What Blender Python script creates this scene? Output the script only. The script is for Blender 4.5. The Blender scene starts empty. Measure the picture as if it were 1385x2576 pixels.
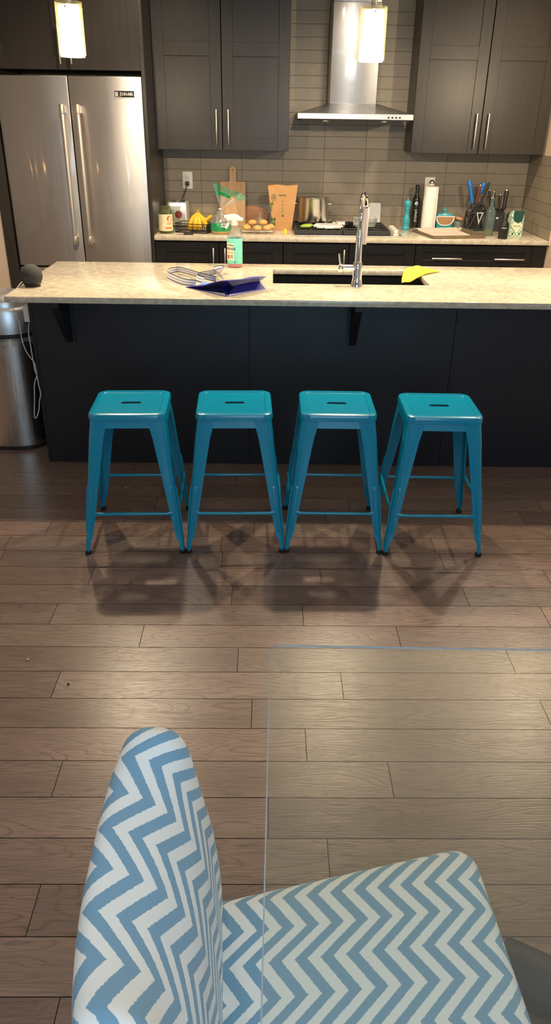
import bpy, bmesh, math, random
from mathutils import Vector, Matrix
random.seed(7)
PI = math.pi
scene = bpy.context.scene
COL = scene.collection

# ------------------------------------------------------------------ materials
def new_mat(name):
    m = bpy.data.materials.new(name); m.use_nodes = True
    nt = m.node_tree; nt.nodes.clear()
    return m, nt, nt.nodes, nt.links

def N(ns, kind, **kw):
    n = ns.new(kind)
    for k, v in kw.items(): setattr(n, k, v)
    return n

def math_node(ns, lk, op, a, b=None, c=None):
    n = ns.new('ShaderNodeMath'); n.operation = op
    for i, x in enumerate((a, b, c)):
        if x is None: continue
        if isinstance(x, (int, float)): n.inputs[i].default_value = x
        else: lk.new(x, n.inputs[i])
    return n.outputs[0]

def rgba(c): return (c[0], c[1], c[2], 1.0)

def plain(name, col, rough=.5, metal=0., var=.12, scale=30., bump=0., stretch=(1, 1, 1), coat=0., emit=None, spec=.5, aniso=0.):
    m, nt, ns, lk = new_mat(name)
    out = N(ns, 'ShaderNodeOutputMaterial'); b = N(ns, 'ShaderNodeBsdfPrincipled')
    lk.new(b.outputs[0], out.inputs[0])
    tc = N(ns, 'ShaderNodeTexCoord'); mp = N(ns, 'ShaderNodeMapping'); mp.inputs['Scale'].default_value = stretch
    no = N(ns, 'ShaderNodeTexNoise'); no.inputs['Scale'].default_value = scale; no.inputs['Detail'].default_value = 4
    lk.new(tc.outputs['Object'], mp.inputs[0]); lk.new(mp.outputs[0], no.inputs[0])
    mx = N(ns, 'ShaderNodeMix'); mx.data_type = 'RGBA'
    mx.inputs[6].default_value = rgba([c*(1-var) for c in col]); mx.inputs[7].default_value = rgba([min(1, c*(1+var)) for c in col])
    lk.new(no.outputs[0], mx.inputs[0]); lk.new(mx.outputs[2], b.inputs['Base Color'])
    b.inputs['Roughness'].default_value = rough; b.inputs['Metallic'].default_value = metal
    b.inputs['Coat Weight'].default_value = coat; b.inputs['Coat Roughness'].default_value = .08
    b.inputs['Specular IOR Level'].default_value = spec
    b.inputs['Anisotropic'].default_value = aniso
    if bump:
        bp = N(ns, 'ShaderNodeBump'); bp.inputs['Strength'].default_value = bump; bp.inputs['Distance'].default_value = .01
        lk.new(no.outputs[0], bp.inputs['Height']); lk.new(bp.outputs[0], b.inputs['Normal'])
    if emit:
        b.inputs['Emission Color'].default_value = rgba(emit[0]); b.inputs['Emission Strength'].default_value = emit[1]
    return m

def thin_glass(name, tint=(.95, .97, .95), rough=.02, haze=0., haze_col=(.8, .8, .75), refl=1.0):
    m, nt, ns, lk = new_mat(name)
    out = N(ns, 'ShaderNodeOutputMaterial')
    tr = N(ns, 'ShaderNodeBsdfTransparent'); tr.inputs[0].default_value = rgba(tint)
    gl = N(ns, 'ShaderNodeBsdfGlossy'); gl.inputs['Roughness'].default_value = rough
    lw = N(ns, 'ShaderNodeLayerWeight'); lw.inputs[0].default_value = .5      # facing: 0 head-on .. 1 grazing, same on both sides
    sch = math_node(ns, lk, 'MULTIPLY_ADD', math_node(ns, lk, 'POWER', lw.outputs['Facing'], 5), .92, .04)
    # slight procedural smudging of the surface; on the lamp glass, painted glow
    no = N(ns, 'ShaderNodeTexNoise'); no.inputs['Scale'].default_value = 6
    f = math_node(ns, lk, 'MULTIPLY', sch, refl)
    mx = N(ns, 'ShaderNodeMixShader'); lk.new(f, mx.inputs[0]); lk.new(tr.outputs[0], mx.inputs[1]); lk.new(gl.outputs[0], mx.inputs[2])
    last = mx
    if haze:
        df = N(ns, 'ShaderNodeBsdfDiffuse'); df.inputs[0].default_value = rgba(haze_col)
        m2 = N(ns, 'ShaderNodeMixShader'); h = math_node(ns, lk, 'MULTIPLY', no.outputs[0], haze*2)
        lk.new(h, m2.inputs[0]); lk.new(last.outputs[0], m2.inputs[1]); lk.new(df.outputs[0], m2.inputs[2]); last = m2
    lk.new(last.outputs[0], out.inputs[0])
    return m

def steel(name, col=(.58, .56, .53), rough=.28, wave=0., axis='z', brush=.06, aniso=0., coat=0., cwave=.004):
    """brushed stainless with optional slow warping of the sheet"""
    m, nt, ns, lk = new_mat(name)
    out = N(ns, 'ShaderNodeOutputMaterial'); b = N(ns, 'ShaderNodeBsdfPrincipled'); lk.new(b.outputs[0], out.inputs[0])
    b.inputs['Base Color'].default_value = rgba(col); b.inputs['Metallic'].default_value = 1; b.inputs['Roughness'].default_value = rough
    if aniso:
        b.inputs['Anisotropic'].default_value = aniso; b.inputs['Anisotropic Rotation'].default_value = .25; tg = N(ns, 'ShaderNodeTangent'); tg.direction_type = 'RADIAL'; tg.axis = 'Z'; lk.new(tg.outputs[0], b.inputs['Tangent'])
    tc = N(ns, 'ShaderNodeTexCoord'); mp = N(ns, 'ShaderNodeMapping'); lk.new(tc.outputs['Object'], mp.inputs[0])
    mp.inputs['Scale'].default_value = (400, 400, 3) if axis == 'z' else (3, 400, 400)
    no = N(ns, 'ShaderNodeTexNoise'); no.inputs['Scale'].default_value = 1; lk.new(mp.outputs[0], no.inputs[0])
    rr = N(ns, 'ShaderNodeMapRange'); rr.inputs[3].default_value = rough*.8; rr.inputs[4].default_value = rough*1.25
    lk.new(no.outputs[0], rr.inputs[0]); lk.new(rr.outputs[0], b.inputs['Roughness'])
    h = math_node(ns, lk, 'MULTIPLY', no.outputs[0], brush*.01)
    if wave:
        m2 = N(ns, 'ShaderNodeMapping'); m2.inputs['Scale'].default_value = (5, 5, 1.6); lk.new(tc.outputs['Object'], m2.inputs[0])
        n2 = N(ns, 'ShaderNodeTexNoise'); n2.inputs['Scale'].default_value = 1; n2.inputs['Detail'].default_value = 0; lk.new(m2.outputs[0], n2.inputs[0])
        h = math_node(ns, lk, 'MULTIPLY_ADD', n2.outputs[0], wave, h)
    if coat:                       # thin glossy sheen over the brushing that follows the warped sheet
        b.inputs['Coat Weight'].default_value = coat; b.inputs['Coat Roughness'].default_value = .09; b.inputs['Coat IOR'].default_value = 1.9
        m3 = N(ns, 'ShaderNodeMapping'); m3.inputs['Scale'].default_value = (7, 7, 1.5); lk.new(tc.outputs['Object'], m3.inputs[0])
        n3 = N(ns, 'ShaderNodeTexNoise'); n3.inputs['Scale'].default_value = 1; n3.inputs['Detail'].default_value = 1; n3.inputs['Distortion'].default_value = .4; lk.new(m3.outputs[0], n3.inputs[0])
        b3 = N(ns, 'ShaderNodeBump'); b3.inputs['Strength'].default_value = 1; b3.inputs['Distance'].default_value = 1
        lk.new(math_node(ns, lk, 'MULTIPLY', n3.outputs[0], cwave), b3.inputs['Height']); lk.new(b3.outputs[0], b.inputs['Coat Normal'])
    bp = N(ns, 'ShaderNodeBump'); bp.inputs['Strength'].default_value = 1; bp.inputs['Distance'].default_value = 1
    lk.new(h, bp.inputs['Height']); lk.new(bp.outputs[0], b.inputs['Normal'])
    return m

def tile_mat(name, ux, x0, z0, W=.3034, Hh=.0766, col=(.26, .22, .165)):
    m, nt, ns, lk = new_mat(name)
    out = N(ns, 'ShaderNodeOutputMaterial'); b = N(ns, 'ShaderNodeBsdfPrincipled'); lk.new(b.outputs[0], out.inputs[0])
    g = N(ns, 'ShaderNodeNewGeometry'); sp = N(ns, 'ShaderNodeSeparateXYZ'); lk.new(g.outputs['Position'], sp.inputs[0])
    u = math_node(ns, lk, 'DIVIDE', math_node(ns, lk, 'SUBTRACT', sp.outputs[ux], x0), W)
    v = math_node(ns, lk, 'DIVIDE', math_node(ns, lk, 'SUBTRACT', sp.outputs['Z'], z0), Hh)
    def edge(t, w):   # distance from nearest joint, in metres
        fr = math_node(ns, lk, 'FRACT', t)
        d = math_node(ns, lk, 'MINIMUM', fr, math_node(ns, lk, 'SUBTRACT', 1, fr))
        return math_node(ns, lk, 'MULTIPLY', d, w)
    du, dv = edge(u, W), edge(v, Hh)
    d = math_node(ns, lk, 'MINIMUM', du, dv)
    mask = N(ns, 'ShaderNodeMapRange'); mask.inputs[1].default_value = .0008; mask.inputs[2].default_value = .0022; lk.new(d, mask.inputs[0])
    cell = N(ns, 'ShaderNodeCombineXYZ'); lk.new(math_node(ns, lk, 'FLOOR', u), cell.inputs[0]); lk.new(math_node(ns, lk, 'FLOOR', v), cell.inputs[1])
    wn = N(ns, 'ShaderNodeTexWhiteNoise'); lk.new(cell.outputs[0], wn.inputs[0])
    no = N(ns, 'ShaderNodeTexNoise'); no.inputs['Scale'].default_value = 22; no.inputs['Detail'].default_value = 5; lk.new(g.outputs['Position'], no.inputs[0])
    k = math_node(ns, lk, 'MULTIPLY_ADD', wn.outputs[0], .14, .86)
    k = math_node(ns, lk, 'MULTIPLY', k, math_node(ns, lk, 'MULTIPLY_ADD', no.outputs[0], .3, .85))
    hs = N(ns, 'ShaderNodeHueSaturation'); hs.inputs['Color'].default_value = rgba(col); lk.new(k, hs.inputs['Value'])
    mx = N(ns, 'ShaderNodeMix'); mx.data_type = 'RGBA'; mx.inputs[6].default_value = rgba([c*.36 for c in col])
    lk.new(mask.outputs[0], mx.inputs[0]); lk.new(hs.outputs[0], mx.inputs[7]); lk.new(mx.outputs[2], b.inputs['Base Color'])
    b.inputs['Roughness'].default_value = .42
    bp = N(ns, 'ShaderNodeBump'); bp.inputs['Strength'].default_value = .5; bp.inputs['Distance'].default_value = .003
    lk.new(mask.outputs[0], bp.inputs['Height']); lk.new(bp.outputs[0], b.inputs['Normal'])
    return m

def quartz_mat(name, col=(.57, .51, .40)):
    m, nt, ns, lk = new_mat(name)
    out = N(ns, 'ShaderNodeOutputMaterial'); b = N(ns, 'ShaderNodeBsdfPrincipled'); lk.new(b.outputs[0], out.inputs[0])
    g = N(ns, 'ShaderNodeNewGeometry'); mp = N(ns, 'ShaderNodeMapping'); mp.inputs['Scale'].default_value = (34, 40, 40)
    mp.inputs['Rotation'].default_value = (0, 0, .22); lk.new(g.outputs['Position'], mp.inputs[0])
    n1 = N(ns, 'ShaderNodeTexNoise'); n1.inputs['Scale'].default_value = 1; n1.inputs['Detail'].default_value = 6; n1.inputs['Distortion'].default_value = .7; lk.new(mp.outputs[0], n1.inputs[0])
    r1 = N(ns, 'ShaderNodeValToRGB'); r1.color_ramp.elements[0].position = .3; r1.color_ramp.elements[0].color = rgba([c*.74 for c in col])
    r1.color_ramp.elements[1].position = .62; r1.color_ramp.elements[1].color = rgba([c*1.1 for c in col])
    e = r1.color_ramp.elements.new(.45); e.color = rgba([c*.9 for c in col])
    lk.new(n1.outputs[0], r1.inputs[0])
    n2 = N(ns, 'ShaderNodeTexNoise'); n2.inputs['Scale'].default_value = 1.7; n2.inputs['Detail'].default_value = 8; n2.inputs['Roughness'].default_value = .7; lk.new(mp.outputs[0], n2.inputs[0])
    r2 = N(ns, 'ShaderNodeValToRGB'); r2.color_ramp.elements[0].position = .66; r2.color_ramp.elements[0].color = (0, 0, 0, 1); r2.color_ramp.elements[1].position = .76; r2.color_ramp.elements[1].color = (1, 1, 1, 1)
    lk.new(n2.outputs[0], r2.inputs[0])
    mx = N(ns, 'ShaderNodeMix'); mx.data_type = 'RGBA'; lk.new(math_node(ns, lk, 'MULTIPLY', r2.outputs[0], .65), mx.inputs[0]); lk.new(r1.outputs[0], mx.inputs[6]); mx.inputs[7].default_value = (.22, .2, .17, 1)
    lk.new(mx.outputs[2], b.inputs['Base Color']); b.inputs['Roughness'].default_value = .16
    return m

def floor_mat(name):
    m, nt, ns, lk = new_mat(name)
    out = N(ns, 'ShaderNodeOutputMaterial'); b = N(ns, 'ShaderNodeBsdfPrincipled'); lk.new(b.outputs[0], out.inputs[0])
    at = N(ns, 'ShaderNodeAttribute'); at.attribute_name = 'plank'
    sc = N(ns, 'ShaderNodeSeparateColor'); lk.new(at.outputs['Color'], sc.inputs[0])
    g = N(ns, 'ShaderNodeTexCoord')
    off = N(ns, 'ShaderNodeCombineXYZ'); lk.new(math_node(ns, lk, 'MULTIPLY', sc.outputs[1], 40), off.inputs[0]); lk.new(math_node(ns, lk, 'MULTIPLY', sc.outputs[2], 30), off.inputs[1])
    ad = N(ns, 'ShaderNodeVectorMath'); ad.operation = 'ADD'; lk.new(g.outputs['Object'], ad.inputs[0]); lk.new(off.outputs[0], ad.inputs[1])
    def noise(scale, detail, dist, rough=.55):
        mp = N(ns, 'ShaderNodeMapping'); mp.inputs['Scale'].default_value = scale; lk.new(ad.outputs[0], mp.inputs[0])
        n = N(ns, 'ShaderNodeTexNoise'); n.inputs['Scale'].default_value = 1; n.inputs['Detail'].default_value = detail; n.inputs['Distortion'].default_value = dist; n.inputs['Roughness'].default_value = rough
        lk.new(mp.outputs[0], n.inputs[0]); return n.outputs[0]
    cath = noise((2.2, 13, 1), 1.5, .35)                       # slow field whose level lines are the cathedral grain
    rings = math_node(ns, lk, 'FRACT', math_node(ns, lk, 'MULTIPLY', cath, 15))
    rings = math_node(ns, lk, 'POWER', math_node(ns, lk, 'ABSOLUTE', math_node(ns, lk, 'MULTIPLY_ADD', rings, 2, -1)), 5)
    fib = noise((9, 210, 1), 4, .2, .65)                        # fine fibres
    patch = noise((2.5, 9, 1), 3, 0)
    pores = noise((28, 420, 1), 2, 0)
    prs = N(ns, 'ShaderNodeMapRange'); prs.inputs[1].default_value = .62; prs.inputs[2].default_value = .74; lk.new(pores, prs.inputs[0])
    ringamt = math_node(ns, lk, 'MULTIPLY', rings, math_node(ns, lk, 'MULTIPLY_ADD', patch, 1.1, -.28))
    ringamt = math_node(ns, lk, 'MAXIMUM', ringamt, 0)
    v = math_node(ns, lk, 'MULTIPLY_ADD', ringamt, -1.1, 1.02)
    v = math_node(ns, lk, 'MULTIPLY', v, math_node(ns, lk, 'MULTIPLY_ADD', fib, .9, .55))
    v = math_node(ns, lk, 'MULTIPLY', v, math_node(ns, lk, 'MULTIPLY_ADD', patch, .9, .53))
    v = math_node(ns, lk, 'MULTIPLY', v, math_node(ns, lk, 'MULTIPLY_ADD', prs.outputs[0], -.3, 1))
    v = math_node(ns, lk, 'MULTIPLY', v, sc.outputs[0])
    mx = N(ns, 'ShaderNodeMix'); mx.data_type = 'RGBA'; mx.inputs[6].default_value = (.222, .145, .120, 1); mx.inputs[7].default_value = (.200, .146, .120, 1)
    lk.new(sc.outputs[1], mx.inputs[0])
    hs = N(ns, 'ShaderNodeHueSaturation'); lk.new(mx.outputs[2], hs.inputs['Color']); lk.new(v, hs.inputs['Value'])
    lk.new(hs.outputs[0], b.inputs['Base Color'])
    lk.new(math_node(ns, lk, 'MULTIPLY_ADD', fib, .2, .20), b.inputs['Roughness'])
    b.inputs['Specular IOR Level'].default_value = .6
    bp = N(ns, 'ShaderNodeBump'); bp.inputs['Strength'].default_value = .25; bp.inputs['Distance'].default_value = .002
    lk.new(v, bp.inputs['Height']); lk.new(bp.outputs[0], b.inputs['Normal'])
    return m

def wood_mat(name, c1, c2, scale=(3, 40, 40), rough=.5):
    m, nt, ns, lk = new_mat(name)
    out = N(ns, 'ShaderNodeOutputMaterial'); b = N(ns, 'ShaderNodeBsdfPrincipled'); lk.new(b.outputs[0], out.inputs[0])
    tc = N(ns, 'ShaderNodeTexCoord'); mp = N(ns, 'ShaderNodeMapping'); mp.inputs['Scale'].default_value = scale; lk.new(tc.outputs['Object'], mp.inputs[0])
    n = N(ns, 'ShaderNodeTexNoise'); n.inputs['Scale'].default_value = 1; n.inputs['Detail'].default_value = 4; n.inputs['Distortion'].default_value = .5; lk.new(mp.outputs[0], n.inputs[0])
    r = N(ns, 'ShaderNodeValToRGB'); r.color_ramp.elements[0].position = .3; r.color_ramp.elements[0].color = rgba(c1); r.color_ramp.elements[1].position = .7; r.color_ramp.elements[1].color = rgba(c2)
    lk.new(n.outputs[0], r.inputs[0]); lk.new(r.outputs[0], b.inputs['Base Color']); b.inputs['Roughness'].default_value = rough
    return m

def chevron_mat(name):
    """blue and white zigzag print laid out in the UV map, which is in metres"""
    m, nt, ns, lk = new_mat(name)
    out = N(ns, 'ShaderNodeOutputMaterial'); b = N(ns, 'ShaderNodeBsdfPrincipled'); lk.new(b.outputs[0], out.inputs[0])
    uv = N(ns, 'ShaderNodeUVMap'); sp = N(ns, 'ShaderNodeSeparateXYZ'); lk.new(uv.outputs[0], sp.inputs[0])
    mp = N(ns, 'ShaderNodeMapping'); mp.inputs['Scale'].default_value = (220, 220, 1); lk.new(uv.outputs[0], mp.inputs[0])
    no = N(ns, 'ShaderNodeTexNoise'); no.inputs['Scale'].default_value = 1; no.inputs['Detail'].default_value = 1; lk.new(mp.outputs[0], no.inputs[0])
    t = math_node(ns, lk, 'PINGPONG', sp.outputs[1], .0545)          # half a zigzag
    s = math_node(ns, lk, 'MULTIPLY_ADD', t, -.051/.0545, sp.outputs[0])
    s = math_node(ns, lk, 'ADD', s, math_node(ns, lk, 'MULTIPLY_ADD', no.outputs[0], .0036, -.0018))
    f = math_node(ns, lk, 'FRACT', math_node(ns, lk, 'DIVIDE', s, .0405))
    d = math_node(ns, lk, 'ABSOLUTE', math_node(ns, lk, 'SUBTRACT', f, .5))
    mr = N(ns, 'ShaderNodeMapRange'); mr.inputs[1].default_value = .235; mr.inputs[2].default_value = .265; lk.new(d, mr.inputs[0])
    mx = N(ns, 'ShaderNodeMix'); mx.data_type = 'RGBA'; mx.inputs[6].default_value = (.72, .77, .77, 1); mx.inputs[7].default_value = (.165, .33, .48, 1)
    lk.new(mr.outputs[0], mx.inputs[0]); lk.new(mx.outputs[2], b.inputs['Base Color'])
    b.inputs['Roughness'].default_value = .85; b.inputs['Sheen Weight'].default_value = .15
    n2 = N(ns, 'ShaderNodeTexNoise'); n2.inputs['Scale'].default_value = 5; lk.new(mp.outputs[0], n2.inputs[0])
    bp = N(ns, 'ShaderNodeBump'); bp.inputs['Strength'].default_value = .12; bp.inputs['Distance'].default_value = .001; lk.new(n2.outputs[0], bp.inputs['Height']); lk.new(bp.outputs[0], b.inputs['Normal'])
    return m

def stripe_mat(name):
    """woven strap: navy edges on white, V runs across the strap 0..1"""
    m, nt, ns, lk = new_mat(name)
    out = N(ns, 'ShaderNodeOutputMaterial'); b = N(ns, 'ShaderNodeBsdfPrincipled'); lk.new(b.outputs[0], out.inputs[0])
    uv = N(ns, 'ShaderNodeUVMap'); sp = N(ns, 'ShaderNodeSeparateXYZ'); lk.new(uv.outputs[0], sp.inputs[0])
    r = N(ns, 'ShaderNodeValToRGB'); r.color_ramp.interpolation = 'CONSTANT'
    els = r.color_ramp.elements; els[0].position = 0; els[0].color = (.03, .035, .09, 1); els[1].position = .13; els[1].color = (.6, .6, .66, 1)
    for p, c in ((.46, (.10, .13, .26, 1)), (.54, (.6, .6, .66, 1)), (.87, (.03, .035, .09, 1))):
        e = els.new(p); e.color = c
    lk.new(sp.outputs[1], r.inputs[0]); lk.new(r.outputs[0], b.inputs['Base Color']); b.inputs['Roughness'].default_value = .8
    return m

def diamond_mat(name):
    """carton print: cream with green lattice"""
    m, nt, ns, lk = new_mat(name)
    out = N(ns, 'ShaderNodeOutputMaterial'); b = N(ns, 'ShaderNodeBsdfPrincipled'); lk.new(b.outputs[0], out.inputs[0])
    tc = N(ns, 'ShaderNodeTexCoord'); sp = N(ns, 'ShaderNodeSeparateXYZ'); lk.new(tc.outputs['Object'], sp.inputs[0])
    x = math_node(ns, lk, 'DIVIDE', math_node(ns, lk, 'ADD', sp.outputs[0], sp.outputs[1]), .047); z = math_node(ns, lk, 'DIVIDE', sp.outputs[2], .062)
    def line(t):
        d = math_node(ns, lk, 'ABSOLUTE', math_node(ns, lk, 'SUBTRACT', math_node(ns, lk, 'FRACT', t), .5))
        return d
    a = line(math_node(ns, lk, 'ADD', x, z)); c = line(math_node(ns, lk, 'SUBTRACT', x, z))
    d = math_node(ns, lk, 'MINIMUM', a, c)
    r = N(ns, 'ShaderNodeValToRGB'); r.color_ramp.interpolation = 'CONSTANT'; els = r.color_ramp.elements
    els[0].position = 0; els[0].color = (.09, .36, .2, 1); els[1].position = .07; els[1].color = (.6, .72, .55, 1)
    e = els.new(.13); e.color = (.62, .62, .48, 1); e = els.new(.3); e.color = (.3, .55, .36, 1)
    lk.new(d, r.inputs[0]); lk.new(r.outputs[0], b.inputs['Base Color']); b.inputs['Roughness'].default_value = .6
    return m

M = {}
M['cab'] = plain('dark_cabinet_paint', (.030, .0250, .021), .33, var=.25, spec=.36, scale=3, stretch=(14, 14, 1.2), bump=.02)
M['cab_low'] = plain('shaded_base_cabinet_paint', (.012, .0105, .0105), .4, var=.25, scale=3, stretch=(14, 14, 1.2), bump=.02, spec=.35)  # darkened copy of the cabinet paint; stands in for weaker light low down
M['cab_in'] = plain('cabinet_interior', (.012, .011, .011), .6)
M['island'] = plain('island_panel_paint', (.008, .0095, .0155), .42, var=.2, scale=60, bump=.02)
M['bracket'] = plain('shaded_bracket_paint', (.006, .007, .011), .5, var=.2)  # island paint darkened in the colour to offset the window light
M['quartz'] = quartz_mat('cream_quartz')
M['tile'] = tile_mat('stacked_tile', 'X', .0752, 1.3671)
M['tile_side'] = tile_mat('stacked_tile_side', 'Y', 6.08, 1.3671)
M['floor'] = floor_mat('oak_floor')
M['wall'] = plain('cream_wall_paint', (.58, .47, .36), .8, var=.03)
M['wall_cool'] = plain('pale_wall_paint', (.6, .58, .55), .85, var=.03)
M['ceil'] = plain('ceiling_paint', (.75, .72, .66), .9, var=.02)
M['fridge'] = steel('fridge_stainless', (.53, .505, .495), .43, wave=.006, aniso=.7, brush=.015, coat=.55, cwave=.02)
M['fridge_side'] = plain('fridge_casing', (.05, .05, .05), .5)
M['handle'] = steel('brushed_handle', (.74, .66, .56), .33)
M['pull'] = plain('satin_pull', (.75, .70, .63), .34, metal=1, var=.03)
M['hood'] = steel('hood_stainless', (.37, .38, .40), .42, wave=.004, aniso=.6, brush=.015, coat=.6, cwave=.016)
M['hoodlip'] = steel('hood_lip_stainless', (.55, .52, .49), .36, axis='x', brush=.02)
M['chrome'] = plain('chrome', (.86, .86, .86), .06, metal=1, var=.01)
M['pot'] = steel('polished_pot', (.72, .69, .64), .12)
M['toaster'] = plain('satin_toaster_steel', (.80, .79, .74), .38, metal=.75, var=.04)
M['black'] = plain('black_plastic', (.012, .012, .013), .45)
M['blackgloss'] = plain('black_enamel', (.01, .01, .01), .2)
M['iron'] = plain('cast_iron', (.022, .022, .023), .55, bump=.1, scale=200)
M['sink'] = plain('dark_composite_sink', (.0035, .004, .0045), .6, spec=.15)
M['rubber'] = plain('black_rubber', (.01, .01, .012), .6)
M['teal'] = plain('teal_enamel', (.0, .25, .43), .22, var=.03, scale=4, coat=.2)
M['tealbright'] = plain('teal_glaze', (.03, .30, .36), .25, var=.08, coat=.4)
M['white'] = plain('white_plastic', (.78, .76, .72), .4, var=.03)
M['whitegrey'] = plain('pale_grey_plastic', (.55, .55, .55), .4, var=.04)
M['cream'] = plain('cream_paper', (.78, .68, .42), .7, var=.05)
M['cream2'] = plain('pale_metal_knob', (.66, .60, .52), .4, metal=.4, var=.05)
M['paper'] = plain('white_paper', (.82, .78, .72), .9, var=.04, bump=.05, scale=120)
M['parch'] = plain('parchment', (.62, .54, .45), .8, var=.06)
M['kraft'] = plain('kraft_paper', (.46, .25, .10), .85, var=.18, scale=12, bump=.12)
M['green_ink'] = plain('green_ink', (.11, .16, .06), .8)
M['board'] = wood_mat('pale_board_wood', (.40, .23, .11), (.56, .35, .18), (45, 40, 3))
M['tray'] = wood_mat('red_brown_wood', (.22, .075, .024), (.36, .14, .05), (4, 50, 40), .35)
M['copper'] = wood_mat('copper_lid', (.42, .2, .08), (.55, .3, .13), (20, 20, 20), .35)
M['banana'] = plain('banana_skin', (.80, .46, .02), .5, var=.15, scale=25)
M['banana_tip'] = plain('banana_stem', (.30, .22, .04), .7)
M['bread'] = plain('baked_bun', (.62, .36, .12), .75, var=.25, scale=40, bump=.15)
M['wire'] = plain('dark_wire', (.03, .027, .025), .5, metal=.6)
M['steelwire'] = plain('bright_wire', (.6, .55, .5), .3, metal=1)
M['red'] = plain('dark_red_print', (.24, .022, .02), .4, var=.3)
M['orange'] = plain('orange_print', (.75, .22, .08), .6)
M['orangedark'] = plain('rust_print', (.45, .13, .04), .6)
M['ink'] = plain('dark_ink', (.03, .035, .04), .6)
M['labelteal'] = plain('mint_label', (.20, .66, .54), .45, var=.03)
M['labelcream'] = plain('cream_label', (.80, .74, .53), .5, var=.03)
M['pinkliq'] = plain('pink_liquid', (.78, .16, .19), .15, var=.05)
M['pinkwhite'] = plain('pale_pink_plastic', (.78, .68, .67), .4, var=.03)
M['glass'] = thin_glass('clear_glass', (.93, .95, .93))
M['plastic'] = thin_glass('clear_plastic', (.86, .88, .86), .1, haze=.12, haze_col=(.75, .78, .76))
M['liner'] = thin_glass('bin_liner_plastic', (.8, .8, .8), .15, haze=.26, haze_col=(.6, .58, .55))
M['oliveglass'] = thin_glass('olive_jar_glass', (.80, .82, .66), .05, haze=.08, haze_col=(.4, .4, .25))
M['bottleglass'] = thin_glass('bluish_bottle_glass', (.62, .72, .70), .05, haze=.16, haze_col=(.4, .5, .5))
M['lampglass'] = thin_glass('lamp_glass', (.93, .92, .84), .03, haze=.22, haze_col=(.9, .82, .55), refl=.5)  # warm diffuse haze paints the bloom around the lit shade
M['tableglass'] = thin_glass('table_glass', (.96, .975, .955), .015, haze=.03, haze_col=(.78, .77, .68))
M['tableedge'] = plain('polished_glass_edge', (.42, .50, .58), .12, var=.05, coat=1)  # pale blue colour paints the bright reflection along the edge
M['oil'] = plain('green_oil', (.30, .27, .01), .15)
M['greenbag'] = plain('green_print_film', (.015, .27, .09), .3, var=.15)
M['greenpale'] = thin_glass('green_tint_film', (.40, .70, .55), .15, haze=.3, haze_col=(.2, .55, .38))
M['bagfilm'] = thin_glass('cloudy_film', (.72, .72, .70), .12, haze=.3, haze_col=(.55, .55, .53))
M['crumbs'] = plain('snack_pieces', (.5, .34, .14), .8, var=.4, scale=90)
M['blue'] = plain('blue_nylon', (.028, .032, .36), .32, var=.1, scale=60)
M['bluedark'] = plain('shaded_blue_nylon', (.004, .005, .065), .5, var=.1)  # darker copy of the nylon, the side fold's shade put into the colour
M['bluemid'] = plain('blue_gusset', (.012, .014, .20), .25, var=.15, scale=60)  # mid-dark copy of the nylon with the bottom fold's shade painted in
M['strap'] = stripe_mat('striped_strap')
M['lightblue'] = plain('pale_blue_trim', (.12, .26, .62), .6)
M['yellow'] = plain('yellow_cloth', (.70, .53, .05), .9, var=.1, scale=90, bump=.15)
M['speaker'] = plain('charcoal_fabric', (.045, .046, .046), .95, var=.3, scale=400, bump=.2)
M['speakerbase'] = plain('dark_base', (.02, .02, .02), .4)
M['cord'] = plain('white_cord', (.62, .60, .58), .5, var=.03)
M['bluehandle'] = plain('blue_handle', (.01, .13, .42), .4, var=.1)
M['redhandle'] = plain('brown_red_handle', (.12, .03, .02), .4)
M['block'] = plain('dark_block', (.022, .021, .022), .55, var=.3, scale=20)
M['oilbottle'] = plain('dark_bottle_glass', (.008, .009, .006), .12, coat=.6)
M['amber'] = plain('amber_window', (.36, .19, .08), .4, var=.1)
M['carton'] = diamond_mat('carton_print')
M['darkgreen'] = plain('dark_green_print', (.01, .06, .05), .4)
M['chev'] = chevron_mat('chevron_fabric')
M['darkwood'] = wood_mat('dark_leg_wood', (.02, .013, .01), (.05, .032, .024), (40, 40, 4), .4)
M['slate'] = plain('slate_paint', (.010, .014, .022), .6, var=.15)
M['bakesheet'] = plain('aged_baking_steel', (.32, .26, .19), .42, metal=.8, var=.35, scale=16)
M['bakestain'] = plain('baked_on_stain', (.16, .11, .06), .6, var=.4)
M['lime'] = plain('lime_silicone', (.30, .42, .05), .5)
M['canbody'] = steel('bin_stainless', (.55, .53, .51), .22, wave=.001)
M['canlid'] = plain('silver_bin_lid', (.55, .56, .58), .32, metal=.85, var=.03)
M['shade'] = plain('lit_white_shade', (.9, .88, .8), .5, emit=((1, .88, .62), 9.0))

# ------------------------------------------------------------------ objects
def link(o, parent=None):
    COL.objects.link(o)
    if parent is not None: o.parent = parent
    return o

def tag(o, label, cat, group=None):
    o['label'] = label; o['category'] = cat
    if group: o['group'] = group
    return o

def thing(name, label, cat, loc=(0, 0, 0), rz=0., group=None):
    o = bpy.data.objects.new(name, None); o.empty_display_size = .05
    COL.objects.link(o); o.location = loc; o.rotation_euler = (0, 0, rz)
    return tag(o, label, cat, group)

def struct(o): o['kind'] = 'structure'; return o

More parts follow.
